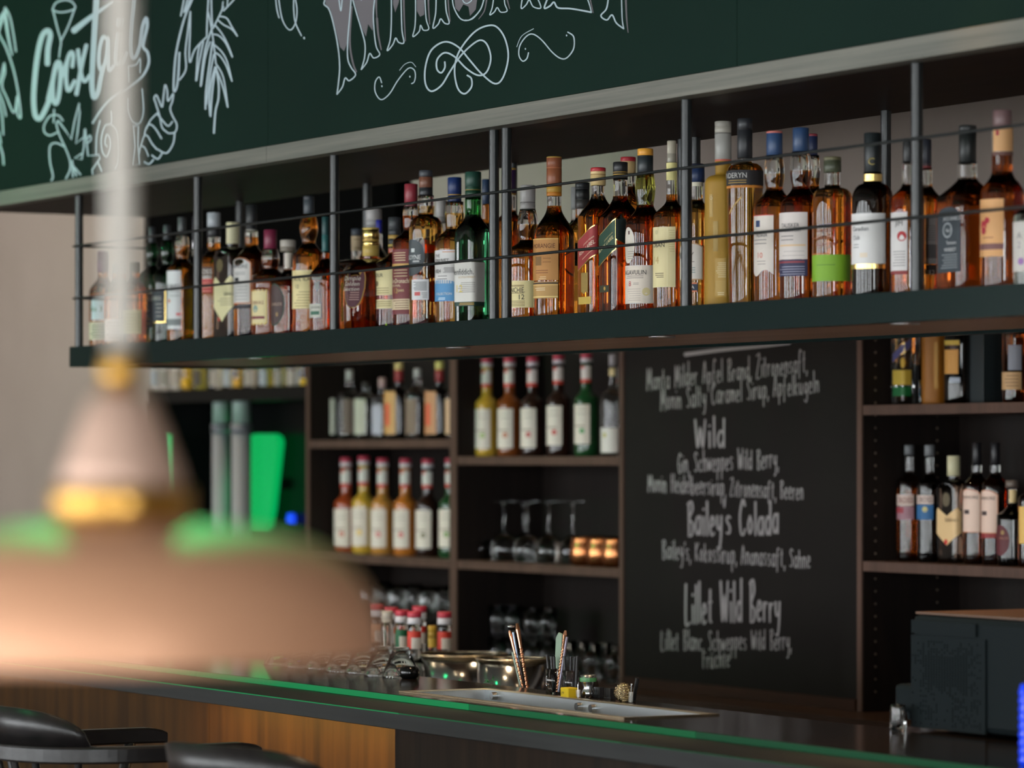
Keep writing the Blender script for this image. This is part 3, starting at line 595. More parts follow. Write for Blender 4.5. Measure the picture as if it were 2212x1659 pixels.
# ================================================================ bottles
def round_sec(M=40):
    return [(math.cos(2 * math.pi * k / M), math.sin(2 * math.pi * k / M)) for k in range(M)]
def rect_sec(a, b, rc, M=48, rot=0.0):
    pts = []                                   # rounded rectangle, half sizes a along X, b along Y (world axes, front = -Y)
    def ray_d(t):
        c, s_ = math.cos(t), math.sin(t); p = 7.0
        return 1.0 / ((abs(c) / a) ** p + (abs(s_) / b) ** p) ** (1 / p)
    for k in range(M):
        t = 2 * math.pi * k / M; r = ray_d(t); x, y = r * math.cos(t), r * math.sin(t)
        pts.append((x * math.cos(rot) - y * math.sin(rot), x * math.sin(rot) + y * math.cos(rot)))
    return pts
PLACED = []
class Bot:
    """one bottle: photo rows and columns in, a true-size bottle standing at distance d out"""
    def __init__(s, label, cx, w, top, cap, neck, shl, d, base, capw=27, neckw=None, liquid='amber', level=None, sec='round', aspect=1.0, rot=0.0,
                 bulge=0.0, caps=((1.0, (30, 30, 30)),), neckglass='clear', taper=0.0, belly=0.0, cat='bottle', name='whisky_bottle', group=None, sh='soft', body=None, capmat=None, ribs=0, seg=40):
        lo_, hi_ = (3.735, 4.13) if name == 'whisky_bottle' else (d - .12, d + .14)
        for st_ in range(0, 40):                               # step along the sight line until it stands clear of its neighbours
            dd = d + (.005 * ((st_ + 1) // 2)) * (1 if st_ % 2 else -1)
            rr = w * PM(cx, dd) / 2; pos = (X(cx, dd), dd)
            if dd - rr < lo_ or dd + rr > hi_: continue
            if all(math.hypot(pos[0] - q[0], pos[1] - q[1]) > rr + q[2] + .0015 or abs(base - q[3]) > .05 for q in PLACED): break
        else: dd = d; print('CROWDED', label)
        PLACED.append((pos[0], pos[1], rr, base)); d = dd
        s.cx, s.d = cx, d; s.t = T(cx, d); s.pm = s.t / F
        r = ray(cx); n = math.hypot(*r); D = (r[0] / n, r[1] / n)
        s.ef = (-D[0], -D[1]); s.er = (D[1], -D[0])            # toward the camera, photo right
        if s.er[0] * S_ + s.er[1] * C_ < 0: s.er = (-s.er[0], -s.er[1])
        s.base = base; s.x = X(cx, d)
        s.root = thing(name, label, cat, (s.x, d, base), group)
        s.hh = lambda py: max(EYE + (HZ - py) * s.pm - base, 0.0)
        R = w * s.pm / 2
        if sec == 'round': unit = round_sec(seg); s.R = R
        else:
            rc = 0; u0 = rect_sec(1.0, aspect, rc, 48, rot)
            ext = max(abs(p[0] * s.er[0] + p[1] * s.er[1]) for p in u0); s.R = R / ext; unit = u0
        s.unit = unit; s.sq = sec != 'round'
        M = len(unit); circ = round_sec(M)
        rn = (neckw or capw * .92) * s.pm / 2; rc_ = capw * s.pm / 2
        ht, hc, hn, hs = s.hh(top), s.hh(cap), s.hh(neck), s.hh(shl)
        lev = s.hh(level) if level else None
        B = s.R
        prof = [(0.0, B * .90, 1), (0.003, B * .97, 1), (0.009, B * (1 + 0), 1)]
        nb_ = 8
        for k in range(1, nb_ + 1):
            u = k / nb_; prof.append((0.009 + (hs - 0.009) * u, B * (1 + taper * u + belly * math.sin(math.pi * u) + (ribs and 0.03 * math.sin(u * ribs * 6.283))), 1))
        Bs = prof[-1][1]
        for k in range(1, 10):
            u = k / 9
            if sh == 'soft': q = 0.5 + 0.5 * math.cos(math.pi * u)
            elif sh == 'round': q = math.sqrt(max(0, 1 - u ** 2.2))
            elif sh == 'flare': q = (1 - u) ** 1.7
            elif sh == 'lin': q = 1 - u
            bl = 1 - min(1, u * 1.15)
            prof.append((hs + (hn - hs) * u, (rn * (1 - q) + Bs * q) if not s.sq else (rn * (1 - q) + Bs * q), bl))
        for k in range(1, 7):
            u = k / 6; prof.append((hn + (hc + .002 - hn) * u, rn * (1 + bulge * math.sin(math.pi * min(1, u * 1.02)) ** 1.0), 0))
        if lev and prof[0][0] < lev < prof[-1][0]:             # a ring exactly at the liquid level
            for i in range(len(prof) - 1):
                a, b = prof[i], prof[i + 1]
                if a[0] < lev - 1e-5 and b[0] > lev + 1e-5:
                    u = (lev - a[0]) / (b[0] - a[0]); prof.insert(i + 1, (lev, a[1] + (b[1] - a[1]) * u, a[2] + (b[2] - a[2]) * u)); break
        s.prof = prof
        mb = MB(); vs = []
        for (h, r_, bl) in prof:
            for k in range(M):
                vs.append(((unit[k][0] * bl + circ[k][0] * (1 - bl)) * r_, (unit[k][1] * bl + circ[k][1] * (1 - bl)) * r_, h))
        mb.v = vs
        for i in range(len(prof) - 1):
            mi = 1 if (lev and prof[i][0] >= lev - 1e-6) else 0
            for k in range(M):
                mb.f.append((i * M + k, i * M + (k + 1) % M, (i + 1) * M + (k + 1) % M, (i + 1) * M + k)); mb.m.append(mi); mb.sm.append(True)
        mb.f.append(tuple(range(M - 1, -1, -1))); mb.m.append(0); mb.sm.append(False)
        e = (len(prof) - 1) * M; mb.f.append(tuple(range(e, e + M))); mb.m.append(1 if lev else 0); mb.sm.append(False)
        m0 = body or LIQ[liquid]
        mb.build('bottle_glass', [m0, LIQ[neckglass]], s.root)
        # closure: bands from the bottom up, each (fraction of height, colour or material)
        cm = MB(); pr = [(rc_ * .96, hc - .001)]; mis = []; mats = []; z0 = hc - .001; prev = 0
        for i, (fr, col) in enumerate(caps):
            z1 = hc - .001 + (ht - hc + .001) * fr
            zz0 = hc - .001 + (ht - hc + .001) * prev
            st_ = .0006 if (z1 - zz0) > .004 else .0002
            pr += [(rc_, zz0 + st_), (rc_, z1 - st_), (rc_ * .965, z1)]; mis += [i, i, i]; prev = fr
            mats.append(col if hasattr(col, 'node_tree') else mat('cap_%d_%d_%d' % tuple(col), srgb(col), .38))
        pr += [(rc_ * .85, ht + .0008)]; mis += [len(caps) - 1]
        cm.lathe(pr, 24, mis=mis + [mis[-1]])
        cm.build('cap', mats, s.root)
    # --- surface mapping
    def rad(s, h):
        p = s.prof
        for i in range(len(p) - 1):
            if p[i][0] <= h <= p[i + 1][0] and p[i + 1][0] > p[i][0]:
                u = (h - p[i][0]) / (p[i + 1][0] - p[i][0]); return p[i][1] + (p[i + 1][1] - p[i][1]) * u, p[i][2] + (p[i + 1][2] - p[i][2]) * u
        return p[-1][1], p[-1][2]
    def outline(s, h):
        r, bl = s.rad(h); M = len(s.unit); pts = []
        for k in range(M):
            t = 2 * math.pi * k / M
            x = (s.unit[k][0] * bl + math.cos(t) * (1 - bl)) * r; y = (s.unit[k][1] * bl + math.sin(t) * (1 - bl)) * r
            pts.append((x, y))
        a0 = min(range(M), key=lambda k: pts[k][0] * s.ef[0] + pts[k][1] * s.ef[1])     # rear point, start there and walk to photo left
        pts = pts[a0:] + pts[:a0]
        nx = pts[1]
        if (nx[0] - pts[0][0]) * s.er[0] + (nx[1] - pts[0][1]) * s.er[1] > 0: pts = [pts[0]] + pts[:0:-1]
        pts.append(pts[0]); acc = [0.0]
        for i in range(len(pts) - 1): acc.append(acc[-1] + math.hypot(pts[i + 1][0] - pts[i][0], pts[i + 1][1] - pts[i][1]))
        return pts, acc
    def arc_of(s, px, ol):
        pts, acc = ol; lat = (px - s.cx) * s.pm
        ls = [p[0] * s.er[0] + p[1] * s.er[1] for p in pts]
        i0 = min(range(len(pts)), key=lambda i: ls[i]); i1 = max(range(len(pts)), key=lambda i: ls[i])
        if lat <= ls[i0]: return acc[i0] + (lat - ls[i0])
        if lat >= ls[i1]: return acc[i1] + (lat - ls[i1])
        for i in range(i0, i1):
            if ls[i] <= lat <= ls[i + 1]:
                u = (lat - ls[i]) / max(ls[i + 1] - ls[i], 1e-9); return acc[i] + (acc[i + 1] - acc[i]) * u
        return acc[i1]
    def at(s, a, h, ol, off):
        pts, acc = ol; a = min(max(a, 0.0), acc[-1] - 1e-6)
        for i in range(len(pts) - 1):
            if acc[i] <= a <= acc[i + 1]:
                u = (a - acc[i]) / max(acc[i + 1] - acc[i], 1e-9)
                x = pts[i][0] + (pts[i + 1][0] - pts[i][0]) * u; y = pts[i][1] + (pts[i + 1][1] - pts[i][1]) * u
                q = math.hypot(x, y) or 1; return (x + x / q * off, y + y / q * off, h)
        return (pts[0][0], pts[0][1], h)
    def label(s, name, y0, y1, xl, xr, col, items=(), shape='rect', border=None, slant=0.0, off=.0006, note=None):
        """y0 top row, y1 bottom row, xl / xr photo columns on the bottle (xl may run past its left edge)"""
        mb = MB(); mats = [col if hasattr(col, 'node_tree') else paper(col)]
        h0, h1 = s.hh(y1), s.hh(y0); olm = s.outline((h0 + h1) / 2)
        sl, sr = s.arc_of(xl, olm), s.arc_of(xr, olm)
        def sh(u):
            v = 2 * u - 1
            if shape == 'oval': q = math.sqrt(max(0, 1 - v * v)); return .5 - .5 * q, .5 + .5 * q
            if shape == 'shield': return .32 * (abs(v)) , 1 - .26 * (1 - abs(v)) if abs(v) < .8 else 1 - .26 * .2 - (abs(v) - .8) * .5
            if shape == 'arch': return 0, .80 + .20 * math.sqrt(max(0, 1 - (v * .9) ** 2))
            if shape == 'drop': q = math.sqrt(max(0, 1 - v * v)) ** .8; return .5 - .5 * q, .5 + .5 * q
            if shape == 'scallop': return .03 + .03 * math.sin(u * 40), .97 + .03 * math.sin(u * 40)
            if shape == 'torn': return .05 + .05 * math.sin(u * 9 + 1), 1
            return 0, 1
        def patch(a0, a1, k0, k1, mi, o, fn=None):
            n = max(6, min(28, int(abs(a1 - a0) / .003))); rows = 5; vs = []
            for j in range(rows + 1):
                for i in range(n + 1):
                    u = i / n; lo, hi = fn(u) if fn else (0, 1)
                    v = lo + (hi - lo) * j / rows
                    a = a0 + (a1 - a0) * u; h = k0 + (k1 - k0) * v + slant * (a - sr)
                    vs.append(s.at(a, h, s.outline(min(max(h, .001), s.prof[-1][0])) if (taper_or_sq or True) and abs(s.rad(max(h, .001))[0] - s.rad((h0 + h1) / 2)[0]) > .0004 else olm, o))
            mb.add(vs, [(j * (n + 1) + i, j * (n + 1) + i + 1, (j + 1) * (n + 1) + i + 1, (j + 1) * (n + 1) + i) for j in range(rows) for i in range(n)], mi, True)
        taper_or_sq = True
        if border:
            mats.append(border if hasattr(border, 'node_tree') else paper(border)); e = .0022
            patch(sl - e, sr + e, h0 - e, h1 + e, 1, off - .0003, sh)
        patch(sl, sr, h0, h1, 0, off, sh)
        def mi_of(c):
            m_ = c if hasattr(c, 'node_tree') else paper(c)
            if m_ not in mats: mats.append(m_)
            return mats.index(m_)
        for it in items:
            if it[0] == 'T':                                  # lettering: text, right column, middle row, cap height, colour, stretch
                _, t, x_r, y_c, ph, c = it[:6]; sx = it[6] if len(it) > 6 else 1.0
                vs, fs, wd = text_mesh(t); hc = s.hh(y_c); k = ph * s.pm; ar = s.arc_of(x_r, olm)
                out = []
                for vx, vy in vs:
                    a = ar - (wd - vx) * k * sx; h = hc + (vy - .5) * k + slant * (a - sr)
                    ol = olm if abs(s.rad(h)[0] - s.rad((h0 + h1) / 2)[0]) < .0004 else s.outline(h)
                    out.append(s.at(a, h, ol, off + .0007))
                mb.add(out, fs, mi_of(c))
            elif it[0] == 'R':                                # patch
                _, xa, xb, ya, yb, c = it[:6]
                patch(s.arc_of(xa, olm), s.arc_of(xb, olm), s.hh(yb), s.hh(ya), mi_of(c), off + .0003)
            elif it[0] == 'O':                                # round emblem
                _, xc, yc, rp, c = it; ac = s.arc_of(xc, olm); r_ = rp * s.pm
                vs = [s.at(ac + r_ * math.cos(k * .5236), s.hh(yc) + r_ * math.sin(k * .5236), olm, off + .0005) for k in range(12)]
                mb.add(vs, [tuple(range(12))], mi_of(c))
            elif it[0] == 'L':                                # rows of small print
                _, xa, xb, ya, yb, n, c = it; a0, a1 = s.arc_of(xa, olm), s.arc_of(xb, olm)
                for k in range(n):
                    yc = ya + (yb - ya) * k / max(n - 1, 1); e = 1 - random.random() * .25
                    patch(a1 - (a1 - a0) * e, a1, s.hh(yc + .8), s.hh(yc - .8), mi_of(c), off + .0004)
        o = mb.build(name, mats, s.root)
        if note: o['label'] = note
        return s

FR, RE = 3.83, 4.04            # front and rear row on the hanging shelf
ROW = 'whisky bottles on the hanging shelf'
K = (24, 24, 26); INK = (52, 46, 42); CREAM = (222, 208, 160); OFF = (218, 212, 204); GOLDP = (176, 140, 62)
def W(label, *a, row=FR, **k): return Bot(label, *a, row, SHZ, group=ROW, **k)
A_ = 'amber whisky bottle '
W('amber whisky bottle with plum cap, first at the left end of the hanging shelf', 224, 62, 543, 588, 597, 632, row=3.745, capw=26, caps=((1, (92, 34, 66)),)).label('label', 697, 735, 186, 240, (196, 186, 160), [('L', 196, 236, 704, 728, 5, INK)]).label('emblem_label', 642, 692, 198, 226, (190, 205, 214), [('T', 'No 3', 222, 668, 12, (40, 90, 60))])
W('amber whisky bottle with grey cap and pinkish white label, behind the lamp cord', 257, 58, 570, 590, 602, 628, row=3.765, capw=26, caps=((1, (150, 140, 136)),)).label('label', 690, 738, 222, 276, (208, 186, 180), [('L', 232, 270, 698, 730, 6, (150, 120, 110))])
W('olive capped whisky bottle with pale yellow label, just right of the lamp cord', 289, 54, 567, 588, 598, 626, capw=24, row=3.80, caps=((1, (78, 74, 58)),)).label('label', 670, 722, 254, 304, (214, 200, 140), [('L', 264, 300, 680, 714, 6, (170, 150, 90))])
W('dark green whisky bottle with charcoal label, left of the gold framed label', 328, 62, 491, 526, 571, 600, capw=16, neckw=20, bulge=.45, liquid='dgreen', neckglass='green', caps=((1, (52, 54, 58)),)).label('label', 636, 708, 288, 330, (62, 62, 68), [('T', 'ARDBEG', 328, 646, 9, (190, 182, 176)), ('T', 'TEN', 316, 661, 5, GOLDP), ('L', 300, 322, 672, 684, 2, (150, 145, 140)), ('L', 300, 324, 690, 700, 2, GOLDP)])
W('dark green whisky bottle with gold framed dark label near the lamp cord', 361, 62, 487, 520, 569, 600, capw=17, neckw=21, bulge=.45, liquid='dgreen', neckglass='green', caps=((1, (60, 62, 66)),)).label('label', 629, 696, 324, 356, (46, 48, 58), [('T', 'ARDBEG', 348, 645, 8, (190, 182, 176)), ('L', 336, 350, 658, 684, 4, (150, 145, 140))], border=GOLD)
W('amber whisky bottle with grey cap and tall off white label with a grey lower band', 393, 64, 470, 508, 557, 584, capw=18, neckw=24, bulge=.3, level=531, caps=((1, (74, 76, 78)),)).label('label', 586, 712, 358, 391, (206, 204, 206), [('T', 'BORES', 389, 620, 10, (60, 62, 60)), ('O', 366, 651, 4, (190, 90, 40)), ('R', 360, 391, 690, 704, (120, 124, 126)), ('L', 368, 388, 630, 640, 2, (150, 150, 150)), ('R', 381, 390, 677, 683, (210, 110, 110))])
W('green glinting whisky bottle with teal label, half behind the second front post', 422, 62, 468, 536, 552, 580, capw=13, neckw=13, row=3.98, liquid='dgreen', level=560, caps=((.25, SILVER), (1, (36, 38, 44)))).label('label', 604, 642, 386, 428, (34, 98, 118), [('O', 404, 612, 3, (200, 190, 100)), ('L', 396, 420, 622, 636, 3, (150, 190, 200))]).label('upper_label', 584, 604, 392, 428, (58, 64, 66), [('T', 'CROSS', 420, 590, 9, OFF), ('L', 396, 418, 599, 602, 2, OFF)])
W('amber whisky bottle with tall silver cap and red striped label', 462, 62, 460, 512, 538, 570, capw=29, neckw=27, level=525, caps=((.42, (40, 40, 44)), (1, (166, 170, 176)))).label('label', 604, 634, 425, 459, (178, 60, 60), [('T', 'CROSS', 456, 613, 5, (230, 150, 130)), ('L', 432, 456, 622, 630, 2, (232, 160, 140))]).label('upper_label', 578, 603, 428, 459, (74, 48, 40), [('T', 'CROSS', 458, 588, 10, OFF), ('L', 432, 457, 598, 602, 2, OFF)])
W('flat dark bottle with cream cap and cream V shaped shield label on the hanging shelf', 503, 84, 481, 526, 534, 556, capw=29, neckw=27, sec='rect', aspect=.62, liquid='black', neckglass='black', sh='round', caps=((1, (214, 206, 170)),)).label('label', 592, 696, 462, 507, (214, 206, 160), [('T', "Ballantine's", 504, 636, 8, (70, 68, 60), .62), ('L', 470, 500, 646, 660, 4, (150, 140, 110)), ('O', 474, 690, 5, (176, 60, 50))], shape='shield').label('crest', 560, 588, 468, 482, (92, 80, 48), shape='oval')
W('amber bottle with black cap and arched white label edged in orange on the hanging shelf', 543, 76, 443, 500, 530, 566, capw=24, neckw=28, level=512, caps=((.08, OFF), (1, (38, 40, 42)))).label('label', 560, 655, 500, 540, (208, 204, 200), [('T', 'BOWMORE', 535, 577, 8, (60, 60, 64)), ('R', 508, 516, 601, 609, (34, 34, 38)), ('L', 508, 530, 590, 594, 2, (150, 150, 150)), ('L', 508, 534, 620, 648, 5, (160, 158, 156))], shape='arch', border=(214, 140, 96)).label('lower_band', 660, 668, 502, 540, (48, 44, 46))
W('rounded amber bottle with maroon cap and scalloped cream label', 584, 80, 497, 539, 580, 600, capw=28, neckw=32, bulge=.22, level=560, liquid='dark', caps=((1, (122, 38, 66)),)).label('label', 628, 702, 540, 575, (216, 200, 150), [('T', 'CHIVAS', 570, 655, 8, (120, 50, 60)), ('O', 552, 668, 8, (130, 150, 140)), ('R', 545, 572, 684, 690, (120, 50, 60))], shape='scallop', border=(226, 196, 110))
W('dark bottle with clear stopper and brown oval label, right of the maroon capped one', 622, 74, 519, 543, 583, 606, capw=34, neckw=20, row=FR + .02, liquid='dark', level=582, sh='flare', caps=((.4, (120, 112, 100)), (1, (168, 160, 150)))).label('label', 616, 702, 585, 613, (64, 42, 40), [('T', 'CARLOS', 609, 658, 6, (190, 160, 140)), ('T', '8', 601, 680, 9, (176, 140, 80))], shape='oval', border=(30, 70, 46)).label('neck_label', 547, 578, 616, 636, (206, 196, 184))
W('amber bottle with long slate cap and cream label, left of the third front post', 667, 70, 424, 464, 522, 556, capw=23, neckw=28, bulge=.42, level=470, liquid='amber', neckglass='olive', caps=((.82, (66, 72, 78)), (1, (52, 56, 62)))).label('label', 585, 668, 626, 675, (222, 206, 152), [('T', 'CAOL ILA', 670, 604, 8, INK), ('T', '12', 646, 620, 8, INK), ('L', 640, 672, 632, 650, 4, (150, 130, 90)), ('L', 634, 666, 656, 662, 2, (150, 130, 90))])
W('dark whisky bottle with teal cap and silver stag head, half behind the third front post', 703, 68, 469, 545, 560, 592, capw=15, neckw=16, liquid='dark', sh='lin', caps=((.5, (34, 92, 92)), (1, (30, 72, 74)))).label('label', 657, 687, 669, 694, (192, 190, 178), [('T', 'DALMORE', 692, 665, 5, INK, .8), ('R', 672, 690, 673, 681, (52, 100, 80))]).label('stag_emblem', 606, 630, 680, 690, (150, 150, 146), [('R', 676, 694, 600, 606, (150, 150, 146)), ('R', 674, 677, 594, 604, (150, 150, 146)), ('R', 692, 695, 594, 604, (150, 150, 146))], shape='shield')
W('amber bottle with beige neck seal and yellow label behind the squat gold capped one', 770, 88, 495, 510, 562, 594, capw=22, neckw=22, row=RE, level=575, liquid='amber', neckglass='clear', caps=((1, (66, 72, 82)),)).label('neck_seal', 510, 542, 758, 782, (204, 180, 146), [('L', 764, 778, 518, 536, 2, (150, 120, 80))]).label('label', 612, 695, 726, 766, (206, 182, 70), [('L', 734, 748, 640, 690, 8, (130, 100, 30))])
W('tall bottle with ridged silver cap, half hidden behind the squat gold capped one', 807, 62, 452, 500, 524, 560, capw=34, neckw=30, row=RE + .03, liquid='amber', level=540, caps=((.3, (150, 148, 148)), (.5, (170, 168, 168)), (1, (182, 178, 176))))
W('squat round decanter bottle with gold cap and maroon oval label', 801, 114, 493, 553, 560, 590, capw=36, neckw=34, liquid='dark', sh='round', sec='rect', aspect=.5, rot=-.5, belly=.04, neckglass='olive', caps=((.38, (190, 160, 84)), (.52, GOLD), (.6, GOLDP), (.95, GOLD), (1, (200, 172, 90)))).label('label', 584, 668, 746, 787, (96, 52, 62), [('T', 'Dimple', 776, 606, 10, (224, 214, 200)), ('T', 'Golden', 776, 618, 9, (224, 214, 200)), ('T', 'Selection', 777, 629, 8, (224, 214, 200)), ('L', 756, 778, 637, 652, 4, (200, 160, 150))], shape='oval', border=GOLDP)
W('slim rear bottle with deep blue neck right of the gold capped decanter', 819, 36, 476, 503, 538, 560, capw=14, neckw=14, row=RE + .06, liquid='clear', caps=((1, (26, 30, 150)),))
W('dark bottle with black and gold cap and cream label, left of the tall maroon label', 852, 84, 470, 535, 548, 572, capw=27, neckw=27, liquid='amber', neckglass='amber', caps=((.12, (176, 150, 70)), (.3, (36, 38, 42)), (.42, GOLDP), (.62, (48, 50, 54)), (1, (60, 62, 66)))).label('label', 582, 639, 800, 848, (220, 206, 156), [('T', 'EDRADOUR', 828, 596, 8, INK), ('O', 815, 614, 6, (130, 110, 80)), ('L', 812, 840, 624, 634, 3, (150, 130, 90))]).label('lower_label', 648, 668, 800, 848, (218, 204, 154), [('L', 812, 844, 653, 662, 3, (150, 130, 90))])
W('amber bottle with rose maroon cap and tall maroon twelve years label', 888, 80, 398, 448, 497, 524, capw=29, neckw=33, bulge=.06, level=466, liquid='dark', caps=((.2, (110, 36, 46)), (1, (140, 46, 58)))).label('label', 540, 680, 844, 886, (112, 42, 46), [('T', 'GlenDronach', 883, 608, 10, (232, 214, 180), .7), ('T', 'ORIGINAL', 866, 618, 5, (226, 206, 170)), ('T', '12', 860, 629, 11, GOLDP), ('T', 'YEARS', 873, 629, 5, (216, 190, 140)), ('R', 846, 886, 647, 670, (206, 184, 150)), ('L', 850, 882, 651, 666, 4, (110, 70, 56)), ('R', 846, 886, 571, 577, (200, 160, 90)), ('L', 850, 876, 548, 564, 4, (216, 190, 150)), ('L', 850, 880, 585, 598, 3, (216, 190, 150))])
W('tall bottle of pale amber with grey and brown cap and dark teardrop label', 920, 72, 369, 424, 467, 497, capw=30, neckw=34, bulge=.10, level=445, liquid='light', sh='round', caps=((.32, (36, 36, 40)), (.35, (20, 20, 22)), (.75, (118, 74, 56)), (.78, (20, 20, 22)), (1, (66, 68, 74)))).label('label', 518, 597, 868, 918, (66, 72, 76), [('T', 'GLENGOYNE', 909, 557, 10, (216, 216, 216), .85), ('L', 892, 906, 565, 567, 2, (190, 190, 190)), ('R', 889, 896, 538, 546, (200, 204, 204))], shape='drop').label('lower_label', 605, 649, 890, 926, (208, 208, 208), [('L', 893, 922, 611, 628, 7, (120, 120, 124)), ('R', 896, 908, 632, 640, (196, 90, 90)), ('L', 910, 923, 634, 644, 4, (150, 150, 150))])
W('bottle with frosted silver cap, in the rear between the teardrop label and the navy cap', 953, 50, 433, 482, 505, 530, capw=24, neckw=26, row=RE, liquid='light', level=500, caps=((.3, (160, 156, 152)), (1, (178, 174, 170))))
W('pale amber bottle with navy cap and white and sky blue label', 982, 84, 384, 438, 494, 520, capw=30, neckw=38, bulge=.10, level=461, liquid='light', caps=((.3, (22, 40, 84)), (.34, GOLDP), (1, (24, 46, 96)))).label('label', 542, 614, 938, 984, (212, 208, 206), [('T', 'THE', 951, 554, 7, INK), ('T', 'GLENLIVET', 970, 565, 9, INK, .8), ('T', '1824', 953, 587, 8, INK), ('L', 955, 981, 580, 590, 5, (150, 146, 146)), ('L', 944, 966, 598, 604, 2, (120, 116, 116)), ('R', 956, 982, 545, 547, (206, 150, 120))]).label('blue_label', 606, 652, 938, 983, (82, 142, 190), [('T', 'COLLECTION', 976, 636, 5, OFF), ('L', 946, 962, 645, 648, 2, (190, 210, 226))], shape='arch')
W('bottle with dark blue cap, rear one just left of the double front post', 1050, 60, 388, 440, 480, 510, capw=18, row=RE + .02, liquid='amber', caps=((1, (30, 52, 80)),))
W('green triangular bottle with dark green gold scripted cap and white label', 1022, 80, 372, 429, 464, 502, capw=35, neckw=35, liquid='dgreen', neckglass='green', level=464, sec='rect', aspect=.98, rot=.3, caps=((.32, (22, 62, 42)), (.34, GOLDP), (.42, (30, 74, 52)), (.44, (20, 48, 36)), (1, (36, 72, 60)))).label('label', 568, 653, 975, 1047, (210, 206, 200), [('T', 'Glenfiddich.', 1023, 588, 13, (54, 54, 54), .78), ('T', 'SCOTCH WHISKY', 1027, 600, 4, GOLDP), ('T', '12', 1000, 624, 16, (212, 190, 90)), ('L', 990, 1026, 612, 632, 6, (150, 146, 140))]).label('lower_band', 653, 662, 975, 1047, (30, 62, 52), [('L', 990, 1024, 656, 659, 2, GOLDP)])
W('amber bottle with purple cap, behind the double front post', 1101, 56, 364, 420, 455, 480, capw=28, neckw=27, row=RE - .05, level=455, liquid='amber', caps=((.06, GOLDP), (.94, (52, 30, 66)), (1, GOLDP)))
W('stout grey capped bottle with low cream label, just right of the double post', 1140, 88, 401, 454, 518, 545, capw=33, neckw=34, bulge=.34, level=485, liquid='amber', caps=((.3, (150, 146, 144)), (.34, (120, 116, 114)), (1, (166, 162, 160)))).label('label', 608, 666, 1088, 1166, (224, 208, 152), [('T', 'GLENKINCHIE.', 1134, 628, 11, INK, .72), ('L', 1098, 1132, 618, 620, 2, (150, 130, 90)), ('T', '12', 1133, 643, 11, INK), ('L', 1098, 1134, 652, 662, 4, (150, 130, 90)), ('L', 1098, 1132, 635, 636, 1, (150, 130, 90))])
W('tall amber bottle with copper cap and orange label', 1197, 88, 339, 423, 446, 512, capw=33, neckw=31, level=445, liquid='amber', sh='soft', taper=.02, caps=((.10, (204, 128, 40)), (.24, (196, 150, 60)), (.70, (150, 88, 58)), (.74, (170, 100, 66)), (.97, (146, 84, 56)), (1, GOLDP))).label('label', 517, 607, 1150, 1206, (206, 146, 80), [('T', 'GLENMORANGIE', 1199, 533, 10, (104, 52, 30), .8), ('R', 1158, 1170, 556, 575, (150, 110, 60)), ('L', 1172, 1190, 560, 568, 2, (170, 110, 60)), ('L', 1158, 1184, 586, 591, 2, (150, 90, 50)), ('L', 1164, 1180, 600, 604, 2, (240, 210, 160)), ('R', 1152, 1206, 517, 519, (232, 196, 110))]).label('lower_band', 610, 646, 1150, 1205, (204, 160, 96), [('R', 1152, 1205, 612, 615, (60, 40, 24)), ('R', 1152, 1205, 616, 618, (240, 206, 130)), ('R', 1152, 1205, 641, 644, (244, 214, 140)), ('L', 1156, 1178, 624, 628, 2, (240, 220, 180))])
W('bottle with pale grey cap, rear one left of the first red capped square bottle', 1243, 60, 405, 452, 475, 500, capw=20, row=RE + .02, liquid='clear', level=480, caps=((1, (140, 140, 140)),))
W('embossed bottle with black patterned neck and green twelve label, left of the red slanted label', 1258, 74, 395, 450, 470, 498, capw=31, neckw=30, row=FR + .05, liquid='light', level=464, caps=((.35, (62, 60, 58)), (.38, (24, 24, 26)), (.75, (30, 32, 34)), (.80, (52, 54, 58)), (1, (40, 44, 48)))).label('label', 527, 576, 1222, 1248, (40, 58, 58), [('R', 1222, 1248, 527, 536, (128, 170, 160)), ('T', '12', 1236, 556, 9, (206, 84, 50)), ('T', 'SORSO', 1246, 566, 5, (170, 200, 190)), ('L', 1226, 1246, 571, 574, 2, (130, 170, 160))])
W('square amber bottle with red cap and slanted red label', 1292, 88, 363, 400, 418, 472, capw=33, neckw=28, level=440, liquid='amber', sec='rect', aspect=1.0, sh='soft', caps=((.60, (206, 178, 124)), (.64, (150, 110, 60)), (.8, (214, 186, 132)), (1, (180, 46, 54)))).label('label', 487, 549, 1249, 1291, (152, 46, 46), [('T', 'RED LABEL', 1286, 520, 9, (240, 222, 200), .9), ('T', 'JOHNNIE WALKER', 1284, 509, 3.4, (232, 206, 176), .9), ('L', 1258, 1282, 537, 540, 1, (222, 180, 150))], slant=.50, border=GOLD).label('walking_figure', 590, 636, 1256, 1270, GOLD, shape='torn').label('lower_label', 642, 658, 1250, 1277, (190, 160, 70))
W('rear square bottle with red and cream cap behind the black slanted label', 1357, 80, 340, 374, 395, 445, capw=33, neckw=28, row=RE, liquid='amber', level=405, sec='rect', caps=((.74, (210, 180, 128)), (1, (176, 40, 52))))
W('square dark amber bottle with black cap and slanted black and green label', 1340, 92, 351, 388, 424, 474, capw=32, neckw=32, level=424, liquid='dark', sec='rect', aspect=1.0, sh='soft', caps=((.28, (22, 22, 24)), (.34, GOLDP), (.42, (22, 22, 24)), (.46, GOLDP), (1, (30, 30, 32)))).label('label', 477, 540, 1294, 1329, (24, 62, 44), [('T', 'BLACK LABEL', 1326, 511, 8, (216, 200, 150), .85), ('T', 'JOHNNIE WALKER', 1324, 501, 3.2, (206, 186, 130), .85)], slant=.55, border=GOLD).label('side_label', 477, 530, 1330, 1352, (22, 34, 32), slant=-.5, border=GOLD).label('lower_label', 617, 632, 1296, 1316, (46, 48, 24), [('O', 1307, 624, 4, GOLDP)])
